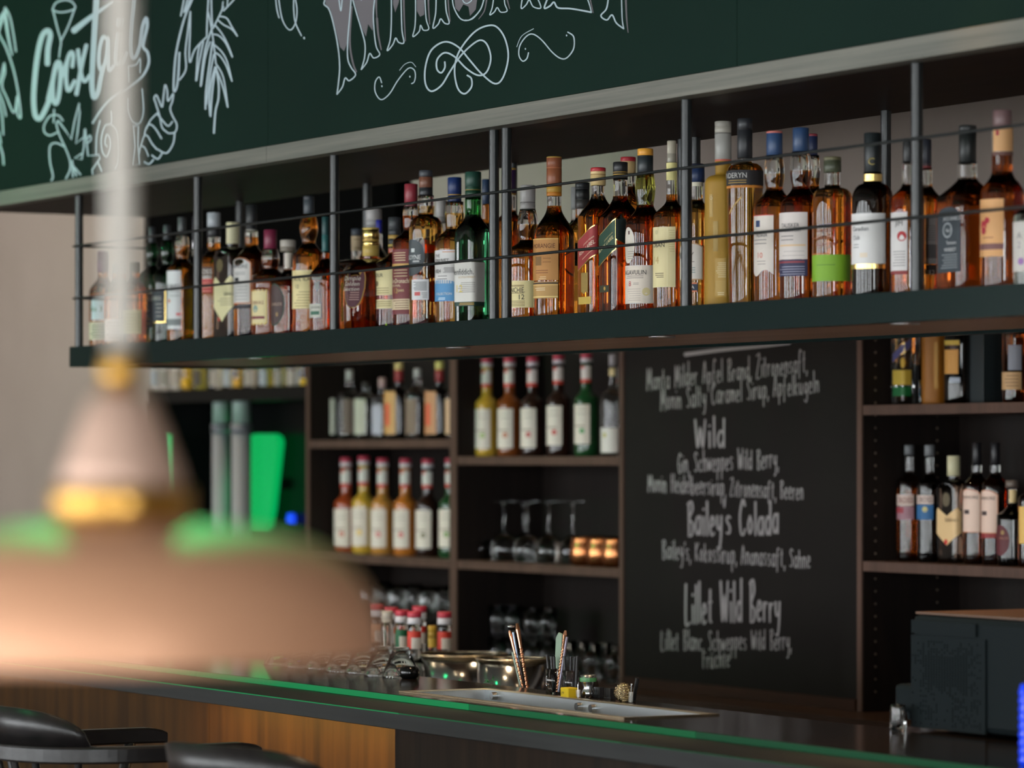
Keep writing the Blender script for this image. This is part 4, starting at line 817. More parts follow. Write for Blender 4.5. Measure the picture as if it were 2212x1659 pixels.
W('bottle with orange topped black cap, olive bulged neck and low white label', 1394, 86, 322, 376, 442, 486, capw=34, neckw=36, bulge=.22, liquid='dark', neckglass='olive', level=444, caps=((.70, (40, 46, 50)), (.74, (22, 22, 22)), (1, (226, 158, 56)))).label('label', 575, 657, 1350, 1412, (214, 202, 188), [('T', 'LAGAVULIN', 1396, 590, 10, (64, 56, 56), .85), ('T', '8', 1364, 614, 11, (176, 60, 60)), ('L', 1368, 1380, 613, 616, 2, (170, 160, 150)), ('L', 1354, 1390, 598, 602, 2, (150, 140, 130)), ('O', 1396, 632, 9, (206, 190, 140)), ('L', 1356, 1384, 626, 650, 6, (186, 174, 162))]).label('shoulder_label', 492, 570, 1351, 1372, (210, 202, 188), [('L', 1356, 1370, 545, 560, 4, (160, 150, 140)), ('R', 1358, 1361, 500, 508, (90, 60, 60))], shape='oval')
W('amber bottle with beige cap and tall cream fourteen label, left of the fifth front post', 1451, 80, 305, 353, 432, 470, capw=20, neckw=24, level=420, liquid='amber', caps=((.45, (150, 144, 130)), (1, (172, 164, 146)))).label('label', 492, 622, 1408, 1459, (222, 208, 158), [('T', 'OBAN', 1436, 531, 9, INK), ('T', '14', 1424, 563, 16, (190, 166, 110)), ('L', 1416, 1434, 592, 600, 3, (110, 96, 70)), ('R', 1441, 1442, 494, 620, (236, 226, 184)), ('L', 1444, 1457, 500, 545, 10, (200, 184, 134)), ('O', 1419, 503, 5, (196, 186, 140))]).label('neck_label', 352, 390, 1440, 1462, (216, 206, 140))
W('ribbed amber bottle with navy cap and white label, just right of the fifth front post', 1504, 72, 355, 393, 432, 460, capw=36, neckw=29, level=432, row=FR + .02, liquid='light', ribs=0, caps=((.75, (30, 48, 84)), (1, (34, 38, 54)))).label('neck_label', 393, 403, 1490, 1520, (206, 200, 180)).label('label', 528, 604, 1470, 1516, (206, 200, 192), [('T', 'WHITLEY', 1499, 553, 13, (46, 42, 42), .8), ('L', 1484, 1500, 567, 570, 1, (120, 110, 100)), ('L', 1484, 1502, 580, 590, 3, (110, 140, 140))], shape='arch', border=(190, 150, 110)).label('lower_label', 612, 632, 1474, 1507, (34, 50, 70), [('R', 1476, 1506, 612, 615, (206, 120, 80)), ('R', 1476, 1506, 629, 632, (206, 120, 80)), ('T', '2A', 1500, 622, 7, OFF)])
W('tall frosted yellow bottle with silver cap and white side print', 1562, 82, 263, 348, 378, 398, capw=36, neckw=34, sh='round', body=FROST, neckglass='light', taper=-.04, caps=((.05, (206, 110, 90)), (.68, (158, 156, 150)), (.72, (120, 118, 112)), (.86, (166, 162, 150)), (1, (150, 146, 136)))).label('side_print', 480, 545, 1541, 1551, (176, 146, 80)).label('lower_print', 560, 642, 1545, 1569, (186, 150, 76), [('L', 1547, 1568, 570, 600, 8, (222, 204, 160)), ('R', 1546, 1566, 608, 636, (190, 156, 86)), ('L', 1547, 1564, 634, 638, 2, (226, 210, 170))]).label('upper_print', 422, 470, 1533, 1540, (180, 148, 80), [('T', 'O', 1540, 430, 7, (226, 210, 170))])
W('slim tapering pale amber bottle with long black cap and black shoulder band', 1609, 70, 257, 341, 352, 374, capw=33, neckw=31, sh='round', taper=.13, liquid='light', level=352, caps=((.72, (36, 38, 42)), (.75, (22, 22, 24)), (1, (42, 44, 48)))).label('label', 370, 402, 1566, 1652, (38, 36, 38), [('T', 'PENDERYN', 1613, 381, 11, (206, 204, 200), .92), ('L', 1574, 1612, 392, 397, 2, GOLDP)]).label('lower_band', 403, 408, 1568, 1652, (206, 130, 50)).label('gold_stroke', 426, 430, 1575, 1602, (206, 164, 80), slant=1.0)
W('amber bottle with blue cap with orange emblem and white ten label', 1673, 88, 284, 338, 406, 448, capw=35, neckw=36, bulge=.22, level=376, liquid='amber', caps=((.04, (40, 60, 96)), (.92, (50, 74, 112)), (1, (196, 110, 100)))).label('label', 466, 598, 1622, 1671, (218, 208, 198), [('T', 'TALISKER', 1658, 510, 7, (60, 60, 70), .8), ('R', 1634, 1642, 478, 492, (40, 60, 100)), ('T', '10', 1648, 553, 12, (206, 110, 90)), ('L', 1630, 1656, 520, 528, 2, (130, 124, 124)), ('L', 1634, 1654, 566, 572, 2, (160, 150, 146)), ('R', 1628, 1671, 466, 468, (200, 90, 80))], shape='torn')
W('bottle with dark blue cap, close behind the deep amber one with the navy lower label', 1754, 70, 290, 338, 400, 440, capw=24, neckw=30, bulge=.2, row=RE, liquid='amber', level=385, caps=((.9, (36, 48, 84)), (1, (150, 60, 70))))
W('deep amber bottle with blue cap and white label over a navy band', 1730, 92, 277, 330, 403, 446, capw=35, neckw=38, bulge=.25, level=369, liquid='dark', caps=((1, (44, 68, 104)),)).label('label', 461, 562, 1678, 1744, (216, 206, 200), [('T', 'TALISKER', 1727, 489, 9, (60, 58, 62), .85), ('T', 'DARK STORM', 1729, 501, 5, (60, 58, 62), .85), ('L', 1686, 1714, 512, 520, 2, (120, 112, 112)), ('R', 1686, 1740, 530, 534, (222, 190, 150)), ('L', 1688, 1738, 545, 554, 2, (190, 180, 176))]).label('navy_label', 563, 598, 1678, 1744, (44, 44, 78), [('R', 1684, 1738, 566, 570, (140, 50, 60)), ('L', 1686, 1738, 578, 594, 4, (150, 150, 170))])
W('amber flask bottle with olive stopper, embossed letters and lime green label', 1798, 86, 340, 372, 405, 430, capw=38, neckw=34, level=424, liquid='amber', sh='round', caps=((.75, (70, 74, 56)), (.8, (50, 52, 40)), (1, (110, 106, 78)))).label('label', 552, 609, 1752, 1836, (126, 172, 40), [('L', 1758, 1804, 574, 576, 1, (90, 130, 30)), ('R', 1754, 1790, 549, 551, (196, 110, 50))]).label('embossing', 515, 517, 1756, 1800, (150, 80, 40), [('T', 'BULLEIT', 1800, 515, 8, (176, 120, 90)), ('T', 'FRONTIER', 1804, 530, 7, (176, 120, 90)), ('T', 'WHISKEY', 1802, 500, 7, (150, 90, 60))])
W('dark bottle with black cap lettered C, gold neck band and large white label', 1885, 90, 288, 375, 396, 436, capw=37, neckw=40, liquid='black', neckglass='black', sh='round', caps=((1, (32, 38, 40)),)).label('neck_band', 377, 392, 1866, 1907, GOLD).label('cap_letter', 348, 350, 1870, 1880, (32, 38, 40), [('T', 'C', 1889, 350, 15, (176, 156, 80))]).label('label', 463, 582, 1838, 1912, (226, 224, 222), [('T', 'Canadian', 1876, 496, 9, (90, 90, 96), .9), ('T', 'Club', 1858, 515, 9, (90, 90, 96), .9), ('L', 1844, 1856, 530, 536, 2, (150, 150, 150)), ('R', 1840, 1912, 572, 582, GOLD), ('R', 1858, 1874, 548, 558, (230, 216, 196))])
W('amber bottle with white label and red seal, directly behind the sixth front post', 1962, 74, 300, 352, 398, 432, capw=24, neckw=27, liquid='amber', level=400, sh='soft', caps=((1, (28, 28, 30)),)).label('label', 460, 588, 1922, 1960, (218, 214, 212), [('T', 'JIM', 1950, 484, 10, (70, 66, 66)), ('O', 1948, 512, 11, (178, 40, 46)), ('R', 1926, 1960, 586, 594, (140, 50, 50)), ('L', 1930, 1956, 545, 575, 6, (130, 126, 126))])
W('amber bottle with black cap and grey barcode back label, right of the sixth front post', 2000, 74, 302, 366, 400, 438, capw=24, neckw=28, row=FR + .06, liquid='amber', level=420, caps=((.12, (130, 50, 50)), (.2, (60, 40, 44)), (1, (36, 38, 48)))).label('label', 470, 572, 1982, 2027, (186, 180, 178), [('R', 2000, 2022, 530, 560, (120, 116, 116)), ('L', 1988, 2020, 490, 520, 7, (140, 134, 134))]).label('lower_label', 574, 594, 1982, 2024, (56, 50, 48), [('T', '012', 2018, 590, 10, OFF)])
W('square amber bottle with black cap and black label with white lettering', 2090, 134, 272, 354, 388, 426, capw=38, neckw=42, level=392, liquid='dark', sec='rect', aspect=1.0, sh='lin', caps=((.85, (26, 30, 30)), (1, (44, 46, 46)))).label('label', 449, 590, 2026, 2075, (40, 50, 58), [('T', "JACK DANIEL'S", 2075, 474, 8, (206, 208, 210), .75), ('O', 2048, 499, 17, (150, 156, 160)), ('O', 2048, 499, 13, (50, 60, 66)), ('T', 'No.7', 2056, 499, 8, (206, 208, 210), .8), ('T', 'Tennessee', 2066, 526, 7, (206, 208, 210), .8), ('T', 'WHISKEY', 2066, 541, 8, (206, 208, 210), .85), ('L', 2032, 2068, 552, 580, 6, (150, 156, 160))], shape='arch')
W('amber bottle with dusky brown cap, peach neck label and peach label with red roses', 2165, 94, 239, 277, 370, 418, capw=41, neckw=45, level=330, liquid='dark', caps=((1, (118, 92, 92)),)).label('neck_label', 278, 328, 2146, 2192, (222, 170, 116), [('R', 2152, 2158, 283, 294, (170, 40, 56))]).label('neck_stripe', 329, 337, 2144, 2194, (104, 70, 62)).label('label', 432, 556, 2112, 2168, (218, 164, 108), [('O', 2126, 488, 10, (190, 40, 60)), ('O', 2133, 478, 7, (180, 36, 56)), ('O', 2126, 500, 8, (170, 40, 60)), ('L', 2124, 2146, 515, 518, 1, (130, 80, 60)), ('R', 2116, 2168, 528, 541, (120, 80, 78))])
W('short teal bottle with pale grey label, last at the right edge of the hanging shelf', 2231, 84, 340, 420, 440, 470, capw=34, neckw=34, liquid='teal', level=462, caps=((1, (60, 40, 50)),)).label('label', 480, 588, 2188, 2240, (196, 192, 186), [('T', 'A', 2208, 510, 14, (120, 120, 120)), ('T', '2', 2206, 530, 14, (150, 140, 150)), ('O', 2206, 566, 8, (150, 110, 170))])

# ---------------------------------------------------------------- bottles on the back shelves
BD = 5.40
HA1, HA2, HB1, HB2, HC1, HC2 = (EYE + h for h in (0.052, -0.312, 0.0, -0.312, 0.128, -0.262))
def BB(label, cx, w, top, cap, neck, shl, base, d=BD, **k):
    k.setdefault('name', 'liquor_bottle'); k.setdefault('seg', 28); return Bot(label, cx, w, top, cap, neck, shl, d, base, **k)
GA = 'spirits on the upper left back shelf'
for i, (cx, w, top, cap, nk, sh_, lq, cc, lab, lx, txt) in enumerate((
    (718, 52, 827, 840, 850, 862, 'clear', (28, 26, 26), (196, 196, 186), 702, 'clear spirits bottle with black cap and pale label, leftmost on the upper left back shelf'),
    (755, 50, 800, 824, 838, 855, 'clear', (170, 168, 166), (96, 80, 70), 744, 'clear spirits bottle with silver cap, second on the upper left back shelf'),
    (790, 54, 826, 838, 848, 862, 'clear', (46, 40, 38), (176, 176, 160), 770, 'clear spirits bottle with brown cap and pale label, third on the upper left back shelf'),
    (826, 44, 817, 838, 850, 866, 'clear', (170, 140, 140), (170, 170, 186), 806, 'small clear spirits bottle with pink cap, fourth on the upper left back shelf'),
    (862, 64, 784, 824, 836, 842, 'black', (200, 180, 120), (196, 150, 90), 834, 'dark spirits bottle with orange label, left of its twin on the upper left back shelf'),
    (902, 54, 797, 818, 834, 850, 'clear', (170, 168, 170), (120, 100, 84), 880, 'clear silver capped spirits bottle between the two orange labels on the back shelf'),
    (950, 64, 782, 824, 836, 840, 'black', (200, 190, 110), (190, 136, 96), 922, 'dark spirits bottle with orange label, right of its twin on the upper left back shelf'),
    (985, 46, 797, 822, 836, 852, 'clear', (170, 168, 170), (206, 170, 140), 962, 'clear spirits bottle half hidden by the divider, rightmost on the upper left back shelf'))):
    dark = lq == 'black'
    b = BB(txt, cx, w, top, cap, nk, sh_, HA1, d=BD + (.0 if i != 7 else .03), capw=19 if dark else 16, neckw=17, liquid=lq, group=GA, caps=((.62, (140, 40, 44)), (1, cc)) if dark else ((1, cc),), neckglass='clear', name='spirits_bottle')
    b.label('label', 862 if not dark else 846, 938, lx - (12 if dark else 4), lx + 20, lab, [('R', lx - 2, lx + 8, 872, 920, (206, 90, 60))] if dark else ())
    if dark: b.label('side_label', 846, 940, lx - 26, lx - 13, (130, 140, 176))
GS = 'red capped syrup bottles on the back shelves'
def syrup(txt, cx, top, base, lq, mark, lw=34, w=52, d=BD):
    y = top; b = BB(txt, cx, w, top, top + 18, top + 78, top + 98, base, d=d, capw=25, neckw=23, liquid=lq, body=SYR[lq], sh='soft', group=GS, name='syrup_bottle', neckglass=lq, caps=((.45, (206, 200, 206)), (1, (176, 48, 72))))
    b.label('neck_label', y + 26, y + 62, cx - 16, cx + 9, (214, 206, 200), [('R', cx - 16, cx + 9, y + 55, y + 63, (196, 60, 44)), ('R', cx - 16, cx - 4, y + 27, y + 32, (196, 70, 56))])
    lb = y + (192 if base < EYE - .1 else 195)
    b.label('label', y + 110, lb, cx - 30, cx + 7, (216, 204, 194), [('O', cx - 10, lb - 28, 6, mark), ('R', cx - 24, cx - 4, lb - 40, lb - 37, (150, 130, 120)), ('L', cx - 22, cx, y + 120, y + 130, 2, (160, 150, 140))])
for cx, top, lq, mark, txt in ((748, 989, 'red', (190, 80, 50), 'reddish amber syrup bottle, first in the lower left row of red capped syrups'), (786, 986, 'yellow', (222, 180, 40), 'yellow syrup bottle, second in the lower left row of red capped syrups'),
                               (827, 990, 'light', (196, 80, 80), 'pale amber syrup bottle, third in the lower left row of red capped syrups'), (876, 991, 'amber', (196, 70, 70), 'orange amber syrup bottle, fourth in the lower left row of red capped syrups'),
                               (924, 992, 'black', (110, 100, 70), 'dark brown syrup bottle, fifth in the lower left row of red capped syrups'), (974, 990, 'green', (110, 150, 60), 'green syrup bottle by the divider, last in the lower left syrup row')):
    syrup(txt, cx, top, HA2, lq, mark)
for cx, top, lq, mark, txt in ((1052, 774, 'yellow', (150, 170, 90), 'yellow syrup bottle, first on the middle back shelf above the wine glasses'), (1101, 773, 'dark', (180, 100, 60), 'amber brown syrup bottle with a cinnamon mark, second on the middle back shelf'),
                               (1151, 772, 'black', (180, 40, 40), 'dark red syrup bottle with a red fruit mark, third on the middle back shelf'), (1207, 767, 'black', (190, 36, 40), 'dark red syrup bottle with a red fruit mark, fourth on the middle back shelf'),
                               (1267, 764, 'green', (60, 140, 70), 'dark green syrup bottle with a green leaf mark, fifth on the middle back shelf')):
    syrup(txt, cx, top, HB1, lq, mark)
b = BB('clear bottle with low white label, last on the middle back shelf by the menu', 1325, 54, 766, 790, 838, 856, HB1, capw=19, neckw=18, liquid='clear', name='syrup_bottle', caps=((1, (150, 146, 150)),)); b.label('label', 924, 978, 1296, 1335, (206, 200, 196), [('O', 1306, 940, 5, (170, 160, 60))]); b.label('neck_label', 796, 812, 1314, 1328, (206, 190, 140))
# right unit, upper board
b = BB('square bottle with yellow label band and green base, first on the upper right back shelf', 1955, 62, 640, 668, 686, 704, HC1, liquid='clear', capw=24, sec='rect', aspect=.9, caps=((1, (40, 52, 90)),)); b.label('label', 800, 832, 1929, 1968, (196, 166, 62)); b.label('slanted_label', 732, 750, 1929, 1968, (86, 84, 130), slant=.6, border=GOLD); b.label('crest', 774, 796, 1945, 1956, (200, 160, 50), shape='oval'); b.label('green_base', 836, 856, 1929, 1968, (10, 96, 46))
b = BB('small bottle with turquoise foot behind the square one on the upper right back shelf', 1994, 34, 650, 680, 700, 720, HC1, d=BD + .06, liquid='dark', capw=16, caps=((1, (60, 50, 40)),)); b.label('foot_label', 822, 836, 1980, 2002, (196, 176, 60)); b.label('turquoise_label', 840, 856, 1984, 2002, (30, 130, 150))
b = BB('frosted amber bottle with white side print on the upper right back shelf', 2019, 56, 610, 660, 690, 704, HC1, capw=24, body=FROSTA, caps=((1, (150, 146, 140)),)); b.label('side_print', 740, 840, 2018, 2026, (196, 150, 80))
b = BB('dark amber bottle with orange gold label on the upper right back shelf', 2074, 70, 620, 660, 700, 728, HC1, liquid='black', capw=28, caps=((1, (30, 28, 28)),)); b.label('label', 756, 808, 2041, 2070, (206, 150, 74)); b.label('upper_band', 736, 746, 2041, 2072, (200, 170, 70)); b.label('lower_emblem', 816, 826, 2052, 2074, (170, 180, 196))
bx_ = MB(); p0 = P(2118, 857, BD + .02); bw = 34 * PM(2118, BD)
tag(bx_.box(-bw, bw, -.05, .05, 0, .30).build('gift_box', mat('dark_teal_card', srgb((24, 34, 38)), .5), None, (p0.x, BD + .05, HC1 + .0002), bevel=.002), 'tall dark teal gift box standing on the upper right back shelf', 'box')
b = BB('speckled bottle with tan label, last on the upper right back shelf', 2190, 50, 620, 660, 690, 716, HC1, liquid='dark', capw=24, caps=((1, (40, 30, 28)),)); b.label('label', 804, 842, 2164, 2206, (196, 160, 116), [('L', 2170, 2200, 812, 834, 4, (130, 100, 70))]); b.label('speckled_label', 746, 800, 2178, 2206, (140, 146, 160))
# right unit, lower board
b = BB('bottle with clear stopper and red banded label, first on the lower right back shelf', 1964, 52, 962, 982, 1022, 1040, HC2, liquid='dark', neckglass='clear', level=1040, capw=21, neckw=17, caps=((1, (96, 98, 100)),)); b.label('label', 1094, 1122, 1934, 1974, (150, 110, 120), [('R', 1936, 1952, 1096, 1108, (150, 50, 60))]); b.label('upper_label', 1068, 1092, 1934, 1974, (196, 176, 166), [('T', 'CROSS', 1972, 1080, 12, (130, 70, 60), .8)])
b = BB('bottle with clear stopper and blue banded label, second on the lower right back shelf', 2008, 54, 962, 984, 1024, 1044, HC2, liquid='black', neckglass='clear', level=1040, capw=22, neckw=18, caps=((1, (110, 112, 114)),)); b.label('label', 1090, 1122, 1980, 2016, (38, 96, 146), [('O', 1998, 1100, 6, (196, 186, 120))]); b.label('upper_label', 1070, 1088, 1980, 2016, (206, 186, 176), [('T', 'CROSS', 2014, 1079, 11, (96, 80, 80), .8)])
b = BB('flat dark bottle with cream cap and cream shield label on the lower right back shelf', 2060, 72, 985, 1027, 1036, 1056, HC2, liquid='black', neckglass='black', sec='rect', aspect=.62, sh='round', capw=28, caps=((1, (206, 198, 160)),)); b.label('label', 1092, 1178, 2024, 2076, (222, 190, 140), [('T', "Ballantine's", 2070, 1122, 9, (110, 80, 60), .7), ('O', 2044, 1170, 6, (196, 50, 40))], shape='shield'); b.label('crest', 1064, 1094, 2036, 2052, (96, 86, 66), shape='oval')
b = BB('black capped bottle with arched label and no red band on lower right back shelf', 2110, 58, 957, 1004, 1022, 1050, HC2, liquid='dark', neckglass='clear', level=1032, capw=20, neckw=22, caps=((1, (26, 24, 28)),)); b.label('label', 1058, 1148, 2079, 2117, (222, 196, 180), [('T', 'BOWMORE', 2113, 1074, 7, (90, 76, 70)), ('R', 2084, 2094, 1101, 1110, (60, 44, 44))], shape='arch', border=(196, 130, 96))
b = BB('black capped bottle with arched label over a red band on lower right back shelf', 2150, 60, 957, 1004, 1022, 1050, HC2, liquid='dark', neckglass='clear', level=1030, capw=20, neckw=22, caps=((1, (26, 24, 28)),)); b.label('label', 1060, 1150, 2119, 2154, (220, 192, 176), [('T', 'BOWMORE', 2150, 1076, 7, (90, 76, 70)), ('R', 2122, 2132, 1104, 1113, (60, 44, 44))], shape='arch', border=(196, 130, 96)); b.label('lower_band', 1152, 1162, 2119, 2152, (140, 44, 46))
b = BB('rounded dark bottle with maroon oval label on the lower right back shelf', 2186, 66, 1038, 1052, 1088, 1112, HC2, liquid='black', neckglass='clear', level=1086, capw=28, neckw=20, sh='flare', caps=((1, (96, 84, 76)),)); b.label('label', 1134, 1200, 2152, 2181, (90, 34, 40), [('O', 2166, 1150, 5, (150, 120, 70)), ('T', 'CARLOS', 2178, 1162, 5, (180, 120, 100))], shape='oval'); b.label('neck_label', 1058, 1086, 2180, 2202, (214, 190, 140))
b = BB('bottle with yellow label, last on the lower right back shelf at the photo edge', 2226, 54, 1000, 1030, 1056, 1080, HC2, liquid='dark', capw=22, caps=((1, (50, 44, 40)),)); b.label('label', 1094, 1174, 2202, 2226, (222, 180, 96))
# ================================================================ glassware
def glass_prof(outer, wall=0.0014, base=0.006):
    """outer: (r, z) from the foot up; returns a closed outside + inside wall"""
    inner = [(max(r - wall, 0.0006), z if z > base else base) for r, z in reversed(outer)]
    return [(0.0006, 0.0)] + outer + inner[:-1] + [(0.0006, base)]
GLS = GLASS
def put(name, label, cat, prof, p, group=None, flip=None, m=None, n=24):
    if flip: prof = [(r, flip - z) for r, z in prof]
    o = MB().lathe(prof, n, close=False).build(name, m or GLS, None, p)
    return tag(o, label, cat, group)
# upturned wine glasses: foot, stem and bowl as parts
def wine_glass(label, px, base, foot_py, d, rb=.041, group=None, k=1.0):
    Hh = H(px, foot_py, d) + EYE - base
    t = thing('wine_glass', label, 'wine glass', (X(px, d), d, base + .0003), group)
    bh = Hh * .46
    bowl = [(rb * .86, 0), (rb * .97, bh * .25), (rb, bh * .5), (rb * .86, bh * .78), (rb * .45, bh * .95), (.006, bh)]
    inn = [(max(r - .0012, .001), z - (.0015 if z > .01 else 0)) for r, z in reversed(bowl)]
    MB().lathe(bowl + [(.001, bh + .002)], 24, close=False).build('bowl', GLS, t)
    MB().lathe([(.006, bh), (.0038, bh + .012), (.0034, Hh - .02), (.006, Hh - .006), (.0105, Hh - .003)], 16).build('stem', GLS, t)
    MB().lathe([(.010, Hh - .0035), (.034, Hh - .0012), (.0345, Hh), (.001, Hh)], 24, close=False).build('foot', GLS, t)
    return t
ordn = ('first', 'second', 'third', 'fourth', 'fifth', 'sixth', 'seventh', 'eighth')
for i, px in enumerate((1038, 1089, 1139, 1185, 1237)):
    wine_glass('upturned wine glass, %s from the left in the row beside the copper mugs' % ordn[i], px, HB2, 1083, 5.40, group='upturned wine glasses on the middle unit')
wine_glass('upturned wine glass standing behind the third one of the row beside the copper mugs', 1132, HB2, 1087, 5.50, group='upturned wine glasses on the middle unit')
def mug(label, px, d, base):
    t = thing('copper_mug', label, 'mug', (X(px, d), d, base + .0003), 'copper mugs on the middle unit')
    MB().lathe([(.001, 0), (.030, 0), (.040, .012), (.043, .035), (.040, .058), (.035, .074), (.036, .080), (.0345, .080), (.033, .074), (.038, .056), (.0405, .035), (.037, .014), (.001, .006)], 28, close=False).build('body', mat('hammered_copper', (.48, .19, .075), .26, 1.0), t)
    e = (S_, C_)
    pts = [(.036 * e[0] + q[0] * e[0], .036 * e[1] + q[0] * e[1], q[1]) for q in ((.002, .064), (.022, .062), (.027, .044), (.022, .026), (.004, .020))]
    MB().path(smooth_pts(pts, 5), .0042, 8).build('handle', COPPER, t)
for i, (px, d) in enumerate(((1262, 5.37), (1297, 5.36), (1331, 5.36))): mug('hammered copper mug, %s of the front row by the divider of the chalk menu' % ordn[i], px, d, HB2)
for i, (px, d) in enumerate(((1281, 5.47), (1316, 5.47))): mug('hammered copper mug, %s one of the rear row' % ('left', 'right')[i], px, d, HB2)
# tumblers stacked low in the middle unit, small glasses beside them
def tumbler(label, px, d, base, h, r, group, name='tumbler'):
    return put(name, label, 'glass', glass_prof([(r * .82, 0), (r * .86, .01), (r * .93, h * .5), (r, h)], .0016, .008), (X(px, d), d, base + .0003), group, n=20)
for i, px in enumerate((1076, 1108, 1150, 1183)):
    tumbler('lower tumbler, %s from the left in the stacked pairs behind the straws' % ordn[i], px, 5.42 + .03 * (i % 2), WH, .095, .030, 'stacked tumblers low in the middle unit')
    tumbler('upper tumbler, %s from the left in the stacked pairs behind the straws' % ordn[i], px, 5.42 + .03 * (i % 2), WH + .096, .095, .030, 'stacked tumblers low in the middle unit')
for i, (px, d) in enumerate(((1226, 5.36), (1252, 5.42), (1278, 5.36), (1304, 5.42), (1326, 5.36))):
    tumbler('small tumbler, %s in the row right of the black straws' % ordn[i], px, d, WH, .105, .027, 'small tumblers low in the middle unit')
# stem glasses low in the left unit, standing upright
def goblet(label, px, d, base, hh, rb, group):
    t = thing('stem_glass', label, 'wine glass', (X(px, d), d, base + .0003), group)
    MB().lathe([(.034, 0), (.034, .0015), (.006, .005), (.001, .006)], 20, close=False).build('foot', GLS, t)
    MB().lathe([(.005, .004), (.0035, .02), (.0035, hh * .45), (.005, hh * .48)], 12).build('stem', GLS, t)
    q = [(.005, hh * .48), (rb * .7, hh * .55), (rb, hh * .72), (rb * .92, hh * .88), (rb * .8, hh)]
    MB().lathe(q + [(rb * .8 - .0013, hh), (rb * .92 - .0013, hh * .88), (rb - .0013, hh * .72), (rb * .7 - .001, hh * .56), (.001, hh * .495)], 20, close=False).build('bowl', GLS, t)
for i, px in enumerate((792, 826, 858, 892, 926, 957)):
    goblet('upright stem glass, %s from the left in the dark bay behind the red capped bottles' % ordn[i], px, 5.40 + .06 * (i % 2), WH, .235, .040, 'stem glasses low in the left unit')

# ================================================================ left bay
HL = EYE + hs_
GB = 'glasses and bottles on the black shelf at the left'
for i, (px, w, lq, lab) in enumerate(((336, 28, 'clear', 0), (356, 26, 'clear', 0), (380, 28, 'clear', 0), (402, 28, 'yellow', (226, 170, 20)), (430, 34, 'olive', 0), (466, 40, 'clear', 0), (494, 28, 'clear', 0), (514, 26, 'yellow', (220, 160, 50)), (540, 36, 'clear', 0), (572, 40, 'olive', 0), (604, 30, 'clear', 0), (632, 30, 'clear', 0), (658, 24, 'yellow', (226, 176, 30)))):
    nm = '%s bottle, number %s from the left on the black shelf above the tubes' % ({'clear': 'clear', 'yellow': 'yellow', 'olive': 'olive'}[lq], ('one', 'two', 'three', 'four', 'five', 'six', 'seven', 'eight', 'nine', 'ten', 'eleven', 'twelve', 'thirteen')[i])
    b = Bot(nm, px, w, 690, 706, 740, 760, 5.40 if i < 4 else 5.47, HL, capw=12, neckw=12, liquid=lq, group=GB, name='liquor_bottle', caps=((1, (150, 146, 140)),), seg=20)
    if lab: b.label('label', 818, 836, px - 10, px + 10, lab)
    else: b.label('label', 800, 834, px - 12, px + 4, ((170, 170, 178), (150, 140, 130), (176, 160, 150))[i % 3])
def dispenser(label, px, w, top, split, d):
    x = X(px, d); pm = PM(px, d); r = w * pm / 2; h1 = H(px, top, d) + EYE - WH; h0 = H(px, split, d) + EYE - WH
    t = thing('dispenser_tube', label, 'dispenser', (x, d, WH + .0002), 'tall tubes in the black bay')
    MB().lathe([(r * 1.3, 0), (r * 1.3, .012), (r, .02), (r, h0)], 24).build('tube', mat('grey_satin_tube', srgb((150, 150, 158)), .5, .1), t)
    MB().lathe([(r * 1.08, h0 - .03), (r * 1.08, h0 + .004), (r * .98, h0 + .004)], 24).build('collar', mat('grey_collar', srgb((120, 118, 126)), .45, .3), t)
    MB().lathe([(r * .92, h0 + .004), (r * .92, h1 - .012), (r * .8, h1)], 24).build('tube_cap', mat('pale_green_cap', srgb((140, 160, 152)), .5), t)
dispenser('tall grey dispenser tube with pale green cap, left one in the black bay', 477, 38, 862, 918, 5.45)
dispenser('tall grey dispenser tube with pale green cap, right one beside the green panel', 521, 42, 862, 918, 5.43)
gp = MB(); q = [(542, 950), (548, 940), (560, 937), (594, 937), (604, 943), (608, 955), (602, 1010), (592, 1100), (584, 1140), (574, 1152), (552, 1152), (540, 1140), (530, 1110), (534, 1080)]
gpo = P(570, 1045, 5.60)
gp.prism([(P(a, b, 5.60).x - gpo.x, P(a, b, 5.60).z - gpo.z) for a, b in q], -.012, .012)
g_ = tag(gp.build('wall_light', mat('backlit_green', (0, .06, .03), .5, emit=0.85, emitcol=srgb((0, 172, 84))), None, (gpo.x, 5.60, gpo.z), bevel=.003), 'glowing green backlit panel right of the two grey tubes', 'light panel')
mtb = MB().box(-.02, .02, .0125, .0590, -.02, .02).build('bracket', BLACKP, g_)
p = P(353, 1010, 5.62)
o = tag(MB().tube((0, 0, -.12), (0, 0, .12), .011).build('green_streak', mat('glowing_green_streak', (0, .5, .2), .5, emit=0.6, emitcol=srgb((40, 180, 90))), None, (cx0 + .0312, 5.44, p.z)), 'slim glowing green streak at the left side of the black bay', 'light bar')  # glowing bar added to draw the small green streak in the bay
p = P(606, 1121, 5.60)
o = tag(MB().lathe([(.001, -.02), (.014, -.018), (.018, 0), (.014, .018), (.001, .02)], 20, close=False).build('indicator_lamp', mat('blue_indicator', (0, .1, .9), .4, emit=1.0, emitcol=(.01, .05, .75)), None, (p.x, 5.642, p.z)), 'small glowing blue indicator lamp right of the green panel', 'lamp')
light('panel_glow', 'POINT', (gpo.x + .1, 5.45, gpo.z), 0.25, (0.02, 1.0, .35), size=.12)

